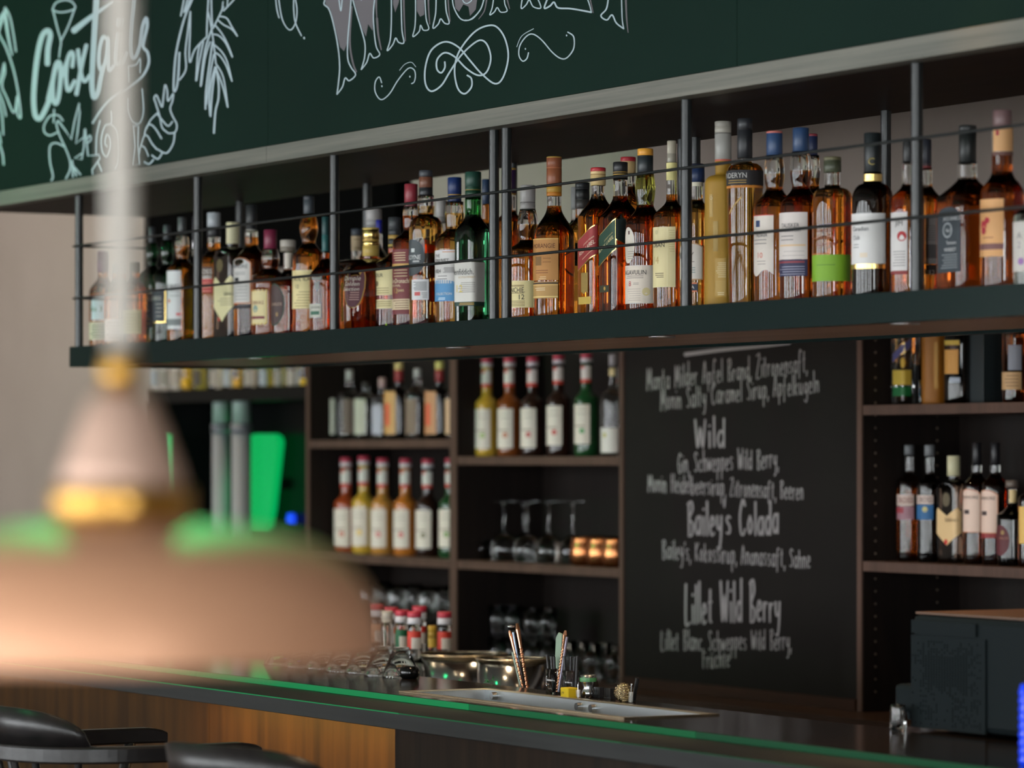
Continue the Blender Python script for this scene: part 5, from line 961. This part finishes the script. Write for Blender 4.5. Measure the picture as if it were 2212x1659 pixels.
# ================================================================ things on and behind the bar
BK = 4.10
def bowl(label, px, d, w, rim):
    x = X(px, d); r = w * PM(px, d) / 2; h = H(px, rim, d) + EYE - WH
    t = thing('ice_bowl', label, 'bowl', (x, d, WH + .0002), 'steel bowls behind the bar')
    m_ = mat('polished_steel', (.42, .43, .43), .16, 1.0)
    MB().lathe([(.001, 0), (r * .86, 0), (r * .93, h * .10), (r * .955, h * .45), (r * .97, h), (r * .955, h), (r * .94, h * .45), (r * .91, h * .11), (.001, .004)], 40, close=False).build('body', m_, t)
    MB().lathe([(r * .965, h - .001), (r * 1.02, h - .001), (r * 1.02, h + .003), (r * .95, h + .003)], 40, close=False).build('rolled_rim', mat('warm_steel', (.7, .6, .42), .25, 1.0), t)
bowl('big steel bowl behind the bar, left one of the two', 998, 4.28, 196, 1414)
bowl('big steel bowl behind the bar, right one of the two by the copper straws', 1107, 4.06, 158, 1424)
RC = 'juice bottles behind the bar'
def juice(txt, cx, top, d, col, w=62):
    b = Bot(txt, cx, w, top, top + 26, top + 96, top + 132, d, WH, capw=31, neckw=29, liquid='clear', group=RC, name='juice_bottle', caps=((.5, (206, 202, 206)), (.56, (150, 140, 146)), (1, (186, 52, 70))), seg=28)
    b.label('neck_label', top + 42, top + 80, cx - 18, cx + 15, col, [('R', cx - 6, cx + 15, top + 56, top + 80, (214, 206, 196))])
RED = (206, 60, 44)
juice('red capped bottle nearest the pendant lamp, leftmost of the juice bottles behind the bar', 813, 1306, 4.34, (206, 150, 120))
juice('red capped bottle half hidden behind the grey capped clear bottle', 845, 1312, 4.36, (190, 90, 60))
juice('bottle with red and white cap and green neck label behind the bar', 869, 1318, 4.22, (24, 96, 62))
juice('red capped bottle in the rear with orange red label, behind its twin', 906, 1310, 4.38, RED)
juice('bottle with red and white cap and orange red neck label, in front of its twin', 895, 1321, 4.16, RED)
juice('bottle with red and white cap and orange red neck label, rightmost behind the left bowl', 960, 1322, 4.40, RED)
b = Bot('clear ribbed bottle with grey white cap among the juice bottles behind the bar', 836, 66, 1320, 1346, 1400, 1440, 4.12, WH, capw=25, neckw=28, liquid='clear', group=RC, name='juice_bottle', sh='flare', caps=((.35, (176, 170, 156)), (.4, (150, 146, 134)), (1, (186, 180, 166)),), seg=28)
b = Bot('bottle with mustard yellow cap and yellow neck, left of the rightmost red capped bottle', 934, 56, 1352, 1376, 1412, 1440, 4.34, WH, capw=19, neckw=18, liquid='clear', group=RC, name='juice_bottle', caps=((.5, (176, 140, 44)), (.56, (130, 100, 30)), (1, (190, 152, 50))), seg=28)
b.label('neck_label', 1378, 1398, 924, 945, (196, 160, 60))
# upturned glasses on the counter edge by the lamp
GU = 'upturned glasses on the bar below the pendant lamp'
for i, (px, d) in enumerate(((608, 3.74), (652, 3.73), (697, 3.74), (741, 3.73), (784, 3.74), (826, 3.73), (866, 3.74))):
    t = thing('conical_glass', 'upturned conical tumbler, %s from the left in the row on the counter edge' % ordn[i], 'glass', (X(px, d), d, CH + .0003), GU)
    r = .041
    MB().lathe([(r, 0), (r, .003), (r * .50, .056), (r * .44, .060), (.001, .0605), (.001, .056), (r * .43, .0555), (r - .0018, .003), (r - .0018, 0), (r, 0)], 28, close=False).build('bowl', GLS, t)
    MB().lathe([(r * .46, .0602), (r * .46, .064), (r * .43, .065)], 20).build('base', GLS, t)
p = P(884, 1446, 3.73)
tag(MB().lathe([(.001, 0), (.016, 0), (.022, .008), (.021, .020), (.016, .026), (.014, .026), (.018, .018), (.016, .006), (.001, .004)], 24, close=False).build('ash_bowl', mat('black_glass', (.004, .004, .004), .06), None, (p.x, 3.73, CH + .0003)), 'small glossy black bowl at the counter edge left of the steel bowls', 'bowl')
# straws in a steel cup behind the counter edge
def cup(name, label, px, d, base, r, h, m_):
    return tag(MB().lathe([(.001, 0), (r * .9, 0), (r, h), (r - .0015, h), (r * .9 - .0015, .003), (.001, .003)], 28, close=False).build(name, m_, None, (X(px, d), d, base + .0003)), label, 'cup')
cup('straw_cup', 'low steel cup behind the counter edge that holds the copper straws', 1140, 3.86, WH, .034, .135, STEEL)
def rod(name, label, a, b, da, db, r, m_, group, cat='straw', twist=False, flat=None):
    A0, B0 = P(*a, da), P(*b, db); o0 = A0.copy()
    mb = MB()
    if twist:
        mb.tube((0, 0, 0), B0 - A0, r * .62, n=8)
        ax = (B0 - A0); L = ax.length; q_ = ax.to_track_quat('Z', 'Y')
        for ph in (0, math.pi):
            mb.path([tuple(q_ @ Vector((r * .55 * math.cos(ph + k * .55), r * .55 * math.sin(ph + k * .55), L * (k / 80) * .72))) for k in range(81)], r * .5, 5)
        mb.tube(q_ @ Vector((0, 0, L * .72)), q_ @ Vector((0, 0, L * .93)), r * .8, r * 1.25, 10); mb.tube(q_ @ Vector((0, 0, L * .93)), q_ @ Vector((0, 0, L)), r * 1.25, r * .7, 10)
    else: mb.tube((0, 0, 0), B0 - A0, r, n=12)
    return tag(mb.build(name, m_, None, o0), label, cat, group)
GC = 'bar spoons and straws in the hidden cup'
rod('bar_spoon', 'copper twisted bar spoon with flat end, left one in the bundle at the counter edge', (1142, 1540), (1101, 1362), 3.86, 3.84, .0034, COPPER, GC, 'bar spoon', True)
rod('bar_spoon', 'copper twisted bar spoon, tallest one in the bundle at the counter edge', (1148, 1540), (1117, 1347), 3.85, 3.85, .0040, COPPER, GC, 'bar spoon', True)
rod('metal_straw', 'bluish grey metal straw between the two copper bar spoons', (1139, 1540), (1109, 1366), 3.868, 3.86, .0026, mat('blue_grey_metal', (.30, .38, .50), .3, .8), GC)
rod('metal_straw', 'pale grey green straw leaning left of the copper bar spoons', (1140, 1540), (1109, 1409), 3.875, 3.87, .0042, mat('pale_green_straw', srgb((140, 156, 142)), .4), GC)
tp = P(1104, 1357, 3.84); tag(MB().lathe([(.001, 0), (.008, .001), (.0085, .004), (.001, .005)], 16, close=False).build('spoon_disc', STEEL, None, (tp.x, tp.y, tp.z + .001)), 'small steel disc resting on top of the left copper bar spoon', 'disc')
# straw holder glasses on the counter
HG = 3.752
for i, (px, w, lab) in enumerate(((1196, 34, 'clear straw glass with black straws, left one of the two on the counter'), (1233, 36, 'clear straw glass with black straws, right one of the two behind the yellow sponge'))):
    r = w * PM(px, HG) / 2
    put('straw_glass', lab, 'glass', glass_prof([(r, 0), (r, .05)], .0012, .004), (X(px, HG), HG, CH + .0003), 'straw glasses', n=24)
BS = mat('black_straw', (.012, .012, .014), .4)
for i, (a, b, dd) in enumerate(((1190, 1182, .006), (1196, 1191, -.006), (1200, 1197, .004), (1222, 1219, -.004), (1232, 1233, .008), (1238, 1242, 0.0), (1244, 1247, -.006))):
    rod('drinking_straw', 'black drinking straw, %s from the left in the straw glasses' % ordn[i], (a, 1494), (b, 1417 + (i % 3)), HG + dd, HG + dd, .0028, BS, 'black drinking straws')
rod('bar_spoon', 'copper tipped twisted bar spoon rising above the black straws', (1203, 1494), (1222, 1362), HG, HG + .01, .0038, COPPER, GC, 'bar spoon', True)
rod('metal_straw', 'lilac grey metal straw right of the copper tipped bar spoon', (1207, 1494), (1225, 1376), HG - .004, HG, .0026, mat('lilac_metal', (.35, .33, .42), .3, .7), GC)
fl = MB(); q = [(1203, 1450), (1200, 1430), (1202, 1378), (1208, 1366), (1215, 1370), (1213, 1410), (1209, 1450)]
fo = P(1206, 1450, HG + .014)
fl.prism([(P(a, b, HG + .014).x - fo.x, P(a, b, HG + .014).z - fo.z) for a, b in q], -.0015, .0015)
fl.prism([(P(a, b, HG + .014).x - fo.x, P(a, b, HG + .014).z - fo.z) for a, b in ((1203.5, 1496), (1203.5, 1449), (1208.5, 1449), (1208.5, 1496))], -.0015, .0015)
tag(fl.build('stirring_paddle', mat('pale_green_plastic', srgb((140, 160, 140)), .4), None, fo), 'pale green flat stirring paddle behind the copper tipped bar spoon', 'paddle')
p = P(1230, 1504, 3.712)
sp_ = tag(MB().box(-.0155, .0155, -.012, .012, 0, .0205).build('sponge', mat('yellow_sponge', srgb((206, 176, 20)), .8), None, (p.x, 3.712, CH + .0003), bevel=.002), 'small bright yellow sponge block at the counter edge below the black straws', 'sponge')
spp = MB()
for k in range(5): spp.box(-.010 + k * .002, -.0094 + k * .002, -.01235, -.01205, .006 + (k * 7 % 5) * .001, .012)
spp.build('printed_mark', mat('dark_print', (.05, .05, .02), .7), sp_)
x = X(1266, 3.75)
jg = thing('jigger', 'steel jigger beside the straw glasses', 'jigger', (x, 3.755, CH + .0003))
MB().lathe([(.001, 0), (.016, 0), (.013, .012), (.0095, .019), (.013, .028), (.0165, .044), (.0155, .044), (.012, .028), (.001, .022)], 28, close=False).build('body', STEEL, jg)
MB().lathe([(.0167, .031), (.0172, .035), (.0167, .039)], 28, close=False).build('green_reflection', mat('green_reflection_tint', srgb((70, 130, 80)), .35), jg)  # green reflection on the steel, painted as a coloured band
xd = X(1281, 3.77); dsk = MB().tube((-.002, 0, .017), (.002, .003, .017), .0165, n=28)
tag(dsk.build('coaster', mat('dark_brown_rubber', (.02, .012, .008), .5), None, (xd, 3.772, CH + .0002)), 'dark round coaster leaning against the steel jigger', 'coaster')
for i, px in enumerate((1295, 1318)):
    p = P(px, 1500, 3.765); c = MB()
    for k in range(4): c.box(-.012 + k * .006, -.008 + k * .006, -.006, .006, 0.003, .021)
    c.box(-.013, .013, -.007, .007, 0, .003)
    tag(c.build('pour_spout_rack', BLACKP, None, (p.x, 3.765, CH + .0003)), 'low black comb shaped rack, %s of the mesh strainer' % ('farther left', 'just left')[i], 'rack')
ms = MB(); rr = .0185
for j in range(3):
    a0 = j * 1.05
    pts = [(rr * math.cos(t) * math.cos(a0) + .0035 * math.cos(t * 17) * math.cos(t), rr * math.cos(t) * math.sin(a0) * .8 + .0035 * math.sin(t * 17), .017 + rr * .82 * math.sin(t) + .0035 * math.cos(t * 17) * math.sin(t)) for t in (k * 2 * math.pi / 150 for k in range(151))]
    ms.path(pts, .0009, 5)
for k in range(9):
    u = -.8 + .2 * k; r2 = rr * math.sqrt(max(.05, 1 - u * u))
    ms.path([(r2 * math.cos(t), r2 * math.sin(t), .0175 + u * rr * .85 + .0012 * math.sin(9 * t)) for t in (q * 2 * math.pi / 28 for q in range(29))], .0009, 5)
p = P(1347, 1512, 3.745)
tag(ms.build('strainer_coil', mat('brass_wire', (.62, .52, .32), .25, 1.0), None, (p.x, 3.745, CH + .0012)), 'round coiled brass wire strainer ball on the counter edge', 'strainer')
def brush(label, px, d, h, tilt):
    t = thing('bottle_brush', label, 'brush', (X(px, d), d, CH + .0003))
    MB().tube((0, 0, 0), (tilt, 0, h), .0009, n=6).build('wire_handle', STEEL, t)
    br = MB()
    for k in range(90):
        a = k * 2.4; z = h * (.08 + .5 * (k / 90)); r = .0045
        br.tube((tilt * z / h, 0, z), (tilt * z / h + r * math.cos(a), r * math.sin(a), z + .0015), .00025, n=3)
    br.build('bristles', mat('white_bristle', (.75, .75, .72), .8), t)
    MB().tube((tilt * .96, 0, h * .96), (tilt, 0, h), .0016, n=8).build('tip', mat('white_plastic', (.8, .8, .8), .4), t)
brush('thin white bottle brush in front of the brass wire ball', 1362, 3.715, .040, .004)
brush('thin white bottle brush just right of the yellow sponge', 1249, 3.715, .028, -.001)
rod('muddler', 'dark stick standing behind the brass wire ball', (1369, 1512), (1377, 1464), 3.776, 3.776, .004, BLACKP, None, 'muddler')
mg = MB(); random.seed(3)
p = P(1056, 1482, 3.77)
for k in range(22):
    bx, by, bz = random.uniform(-.024, .024), random.uniform(-.006, .006), random.uniform(.001, .008)
    if k % 4 == 0: bx = .018 + random.uniform(-.004, .004); bz += random.uniform(0, .012)
    a = random.uniform(0, 6.28); l = random.uniform(.003, .0055); e = random.uniform(-.4, .6)
    dx, dy, dz = math.cos(a) * l, math.sin(a) * l, e * l; nx, ny = -math.sin(a) * l * .45, math.cos(a) * l * .45
    mg.add([(bx - dx, by - dy, bz - dz), (bx + nx, by + ny, bz + .001), (bx + dx, by + dy, bz + dz), (bx - nx, by - ny, bz + .001)], [(0, 1, 2, 3)], 0, True)
mg.path([(-.022, 0, .002), (-.008, .001, .005), (.006, 0, .003), (.018, 0, .014), (.017, 0, .02)], .0007, 5)
zz = min(v[2] for v in mg.v)
tag(mg.build('mint_sprig', mat('mint_leaf', srgb((60, 130, 70)), .5), None, (p.x, 3.77, CH + .0004 - zz)), 'small sprig of green mint lying at the counter edge before the steel bowls', 'herb')

# ---------------------------------------------------------------- machine, glass and blue jar at the right
MD = 3.80; mx = X(1965, MD); mxr = mx + .50; MH = .204
mch = thing('coffee_machine', 'dark grey coffee machine with perforated front panel at the right end of the bar', 'coffee machine', ((mx + mxr) / 2, MD + .17, CH + .0003))
mm = tuple(mch.location)
GREYM = mat('anthracite_plastic', srgb((26, 32, 34)), .42, spec=.04)
bbox('body', GREYM, mx, mxr, MD + .004, MD + .34, CH + .006, CH + MH, par=mch, o=mm, bev=.012)
x2 = X(2128, MD)
pn = MB().box(mx + .004 - mm[0], x2 - mm[0], MD - mm[1], MD + .005 - mm[1], CH + .006 - mm[2], CH + MH - .036 - mm[2])
random.seed(11); nc, nr = 26, 34
for i in range(nc):
    for j in range(nr):
        u, v = i / (nc - 1), j / (nr - 1)            # v = 0 at the top
        edge = min(u, 1 - u) * 2.2 + .25
        hole = abs(u - .45 - .05 * math.sin(v * 9)) < .10 and v > .62
        keep = 1.0 if (.18 < v < .52 and .12 < u < .82) else .62
        if abs(v - .02) < .06: keep = .35
        if hole: keep = .04
        if u < .12 and v > .3: keep = .12
        if .22 < u < .34 and v > .62: keep = .5
        if random.random() > keep * min(1, edge + .2): continue
        cx_ = mx + .010 + u * (x2 - mx - .024) - mm[0]; cz_ = CH + MH - .046 - v * (MH - .06) - mm[2]; r = .00165
        pn.add([(cx_ + r * math.cos(k * 1.0472), MD - .0004 - mm[1], cz_ + r * math.sin(k * 1.0472)) for k in range(6)], [tuple(range(6))], 1)
pn.build('perforated_panel', [GREYM, mat('vent_hole_black', (.001, .001, .001), .9, spec=0.0)], mch, bevel=.0)
bbox('warm_lit_top', mat('warm_lit_brown', srgb((90, 62, 42)), .4), mx + .004, mxr - .004, MD + .01, MD + .33, CH + MH + .0002, CH + MH + .004, par=mch, o=mm)  # thin brown sheet: warm light on the machine top painted as colour
bbox('service_door', GREYM, mx + .006, X(2108, MD), MD - .001, MD + .005, CH + MH - .033, CH + MH - .010, par=mch, o=mm)
sx = X(1951, MD + .03)
MB().box(sx - mm[0], mx + .02 - mm[0], MD + .01 - mm[1], MD + .06 - mm[1], CH + .030 - mm[2], CH + .078 - mm[2]).build('spout_block', GREYM, mch, bevel=.008)
MB().tube((sx + .014 - mm[0], MD + .035 - mm[1], CH + .031 - mm[2]), (sx + .017 - mm[0], MD + .035 - mm[1], CH + .014 - mm[2]), .008, .006, 16).build('spout', GREYM, mch)
gx = X(1940, 3.775); r = .0145
put('shot_glass', 'small clear fluted glass standing under the spout of the coffee machine', 'glass', glass_prof([(r * .95, 0), (r, .012), (r * .92, .040), (r * .86, .045)], .0012, .007), (gx, 3.775, CH + .0003), n=28)
bxx = X(2228, 3.53); bj = thing('ribbed_jar', 'deep blue ribbed jar glowing at the right edge of the photo', 'jar', (bxx, 3.53, CH + .0003))
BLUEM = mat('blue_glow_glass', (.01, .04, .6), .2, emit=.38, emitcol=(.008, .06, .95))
pr = [(.001, 0), (.018, 0)] + [(.0195 + .0012 * math.sin(k * 1.9), .004 + k * .0040) for k in range(30)] + [(.017, .126), (.001, .127)]
MB().lathe(pr, 28, close=False).build('body', BLUEM, bj)
MB().lathe([(.012, .1265), (.012, .138), (.0125, .139)], 20).build('lid', BLACKP, bj)

# ================================================================ pendant lamp
PZ = 2.5; lat = (262 - CX) / F * PZ
px_, py_ = PZ * -C_ + lat * S_, PZ * S_ + lat * C_
def lh(py): return EYE + (HZ - py) / F * PZ
def lr(px): return px / F * PZ
z0 = lh(1412)
lamp = thing('pendant_lamp', 'copper and brass pendant lamp hanging close in front on a beige cord', 'pendant lamp', (px_, py_, z0))
lz = lambda py: lh(py) - z0
BRASS = mat('satin_brass', srgb((196, 150, 76)), .3, 1.0)
SHADE = mat('satin_copper', srgb((226, 170, 134)), .50, 0.30)
NECKM = mat('rose_copper', srgb((218, 182, 162)), .45, 0.35)
MB().tube((0, 0, lz(760)), (0, 0, ZC - .012 - z0), .0098, n=20).build('cord', mat('beige_cord', srgb((206, 200, 190)), .8), lamp)
MB().lathe([(.045, ZC - .02 - z0), (.05, ZC - .0005 - z0)], 24).build('ceiling_rose', BRASS, lamp)
MB().lathe([(lr(40), lz(850)), (lr(41), lz(800)), (lr(34), lz(755)), (lr(12), lz(745))], 32).build('top_cap', BRASS, lamp)
MB().lathe([(lr(138), lz(1052)), (lr(126), lz(1010)), (lr(92), lz(920)), (lr(66), lz(860)), (lr(44), lz(848))], 40).build('neck', NECKM, lamp)
MB().lathe([(lr(146), lz(1128)), (lr(152), lz(1120)), (lr(152), lz(1060)), (lr(146), lz(1050))], 40).build('ring', BRASS, lamp)
dome = [(150, 1126), (260, 1138), (360, 1156), (440, 1186), (500, 1232), (540, 1290), (560, 1350), (566, 1405), (564, 1412)]
pd = smooth_pts(dome, 5)
inn = [(a - 6, b + 7) for a, b in pd[:-2]]
prof = [(lr(a), lz(b)) for a, b in pd] + [(lr(a), lz(b)) for a, b in reversed(inn)]
MB().lathe(prof, 64, close=False).build('shade', SHADE, lamp)
MB().lathe([(.001, lz(1310)), (.022, lz(1300)), (.03, lz(1260)), (.024, lz(1200)), (.012, lz(1160)), (.012, lz(1135))], 24).build('bulb', mat('lamp_bulb_glass', (.9, .85, .75), .3, emit=2.0, emitcol=(1, .8, .55)), lamp)

# ================================================================ bar chairs
CHW = wood('black_stained_ash', srgb((20, 18, 19)), srgb((36, 32, 32)), (24, 24, 40), 0.34, 0.3, spec=0.5)
def bar_chair(label, X0, Y0, rise=0.0, turn=0.0):
    t = thing('bar_chair', label, 'chair', (X0, Y0, 0), 'bar chairs at the counter'); t.rotation_euler[2] = turn
    MB().lathe([(.001, .735), (.17, .735), (.19, .748), (.19, .765), (.17, .775), (.001, .770)], 36, close=False).build('seat', CHW, t)
    for sx_ in (-1, 1):
        for sy_ in (-1, 1):
            MB().tube((sx_ * .14, sy_ * .14, .74), (sx_ * .21, sy_ * .20, 0.0005), .018, .013, 12).build('leg', CHW, t)
    MB().path([(.19 * math.cos(k * math.pi / 16), .19 * math.sin(k * math.pi / 16), .28) for k in range(33)], .011, 8).build('foot_ring', CHW, t)
    # bent wood arm rail: U open to the bar side (+y)
    top = 1.032 + rise; th = .031
    path = [(-.215, .215), (-.222, .08), (-.205, -.07), (-.14, -.18), (0, -.225), (.14, -.18), (.205, -.07), (.222, .08), (.215, .215)]
    q = smooth_pts(path, 8); m = len(q); vs = []; wv = .016
    for i, (a, b_) in enumerate(q):
        d0 = q[max(i - 1, 0)]; d1 = q[min(i + 1, m - 1)]; tx, ty = d1[0] - d0[0], d1[1] - d0[1]; L = math.hypot(tx, ty); nx, ny = -ty / L, tx / L
        e = min(i, m - 1 - i); k_ = 1.0 if e > 3 else (.55, .8, .92, .98)[e]; dz = 0 if e > 3 else (.010, .005, .002, 0)[e]
        for (o_, z) in ((wv, top - th), (wv, top - dz), (-wv, top - dz), (-wv, top - th)): vs.append((a + nx * o_, b_ + ny * o_, z))
    r_ = MB(); r_.add(vs, [(i * 4 + k, i * 4 + (k + 1) % 4, (i + 1) * 4 + (k + 1) % 4, (i + 1) * 4 + k) for i in range(m - 1) for k in range(4)], 0, False)
    r_.add(vs, [(3, 2, 1, 0), tuple((m - 1) * 4 + k for k in range(4))]); r_.build('arm_rail', CHW, t, bevel=.004)
    for a in (-2.5, -2.1, -1.85, -1.57, -1.29, -1.04, -.64):
        MB().tube((.165 * math.cos(a), .165 * math.sin(a), .765), (.216 * math.cos(a), .222 * math.sin(a), top - th + .002), .008, n=10).build('spindle', CHW, t)
    for sx_ in (-1, 1): MB().tube((sx_ * .165, .06, .765), (sx_ * .216, .14, top - th + .002), .013, .011, 12).build('arm_post', CHW, t)
    # curved plywood backrest standing on the rail
    bk = MB(); n = 40; R = .222; vs = []
    for s_ in (0, 1):
        rr_ = R - s_ * .010
        for i in range(n + 1):
            u = i / n; a = -math.pi / 2 + (u - .5) * 2.15
            hh = .068 * (max(0, 1 - abs(2 * u - 1) ** 3.2)) ** .55 + .002
            lean = -.012
            vs.append((rr_ * math.cos(a), rr_ * math.sin(a), top)); vs.append((rr_ * math.cos(a), rr_ * math.sin(a) + lean, top + hh))
    N = (n + 1) * 2
    for i in range(n):
        bk.f.append((2 * i, 2 * i + 2, 2 * i + 3, 2 * i + 1)); bk.f.append((N + 2 * i, N + 2 * i + 1, N + 2 * i + 3, N + 2 * i + 2))
        bk.f.append((2 * i + 1, 2 * i + 3, N + 2 * i + 3, N + 2 * i + 1)); bk.f.append((2 * i, N + 2 * i, N + 2 * i + 2, 2 * i + 2))
    bk.f.append((0, 1, N + 1, N)); bk.f.append((2 * n, N + 2 * n, N + 2 * n + 1, 2 * n + 1))
    bk.v = vs; bk.m = [0] * len(bk.f); bk.sm = [True] * len(bk.f)
    bk.build('backrest', CHW, t)
bar_chair('black bentwood bar chair with arm rail, farther left at the counter', -6.55, 2.79)
bar_chair('black bentwood bar chair with curved backrest in front of the lit wood panel', -5.42, 2.66, .012, .30)

light('counter_spot', 'SPOT', (-4.9, 3.55, ZC - .05), 60, (1.0, .52, .14), target=(-5.0, 3.62, 1.08), size=.05, spot=.34, blend=1.0)
light('wall_fill', 'AREA', (-14.0, 4.3, ZC - .03), 17, (1.0, .90, .76), target=(-14.2, 5.78, .9), size=2.2, size_y=.3)  # added fill without a fixture, lifts the left end of the back wall
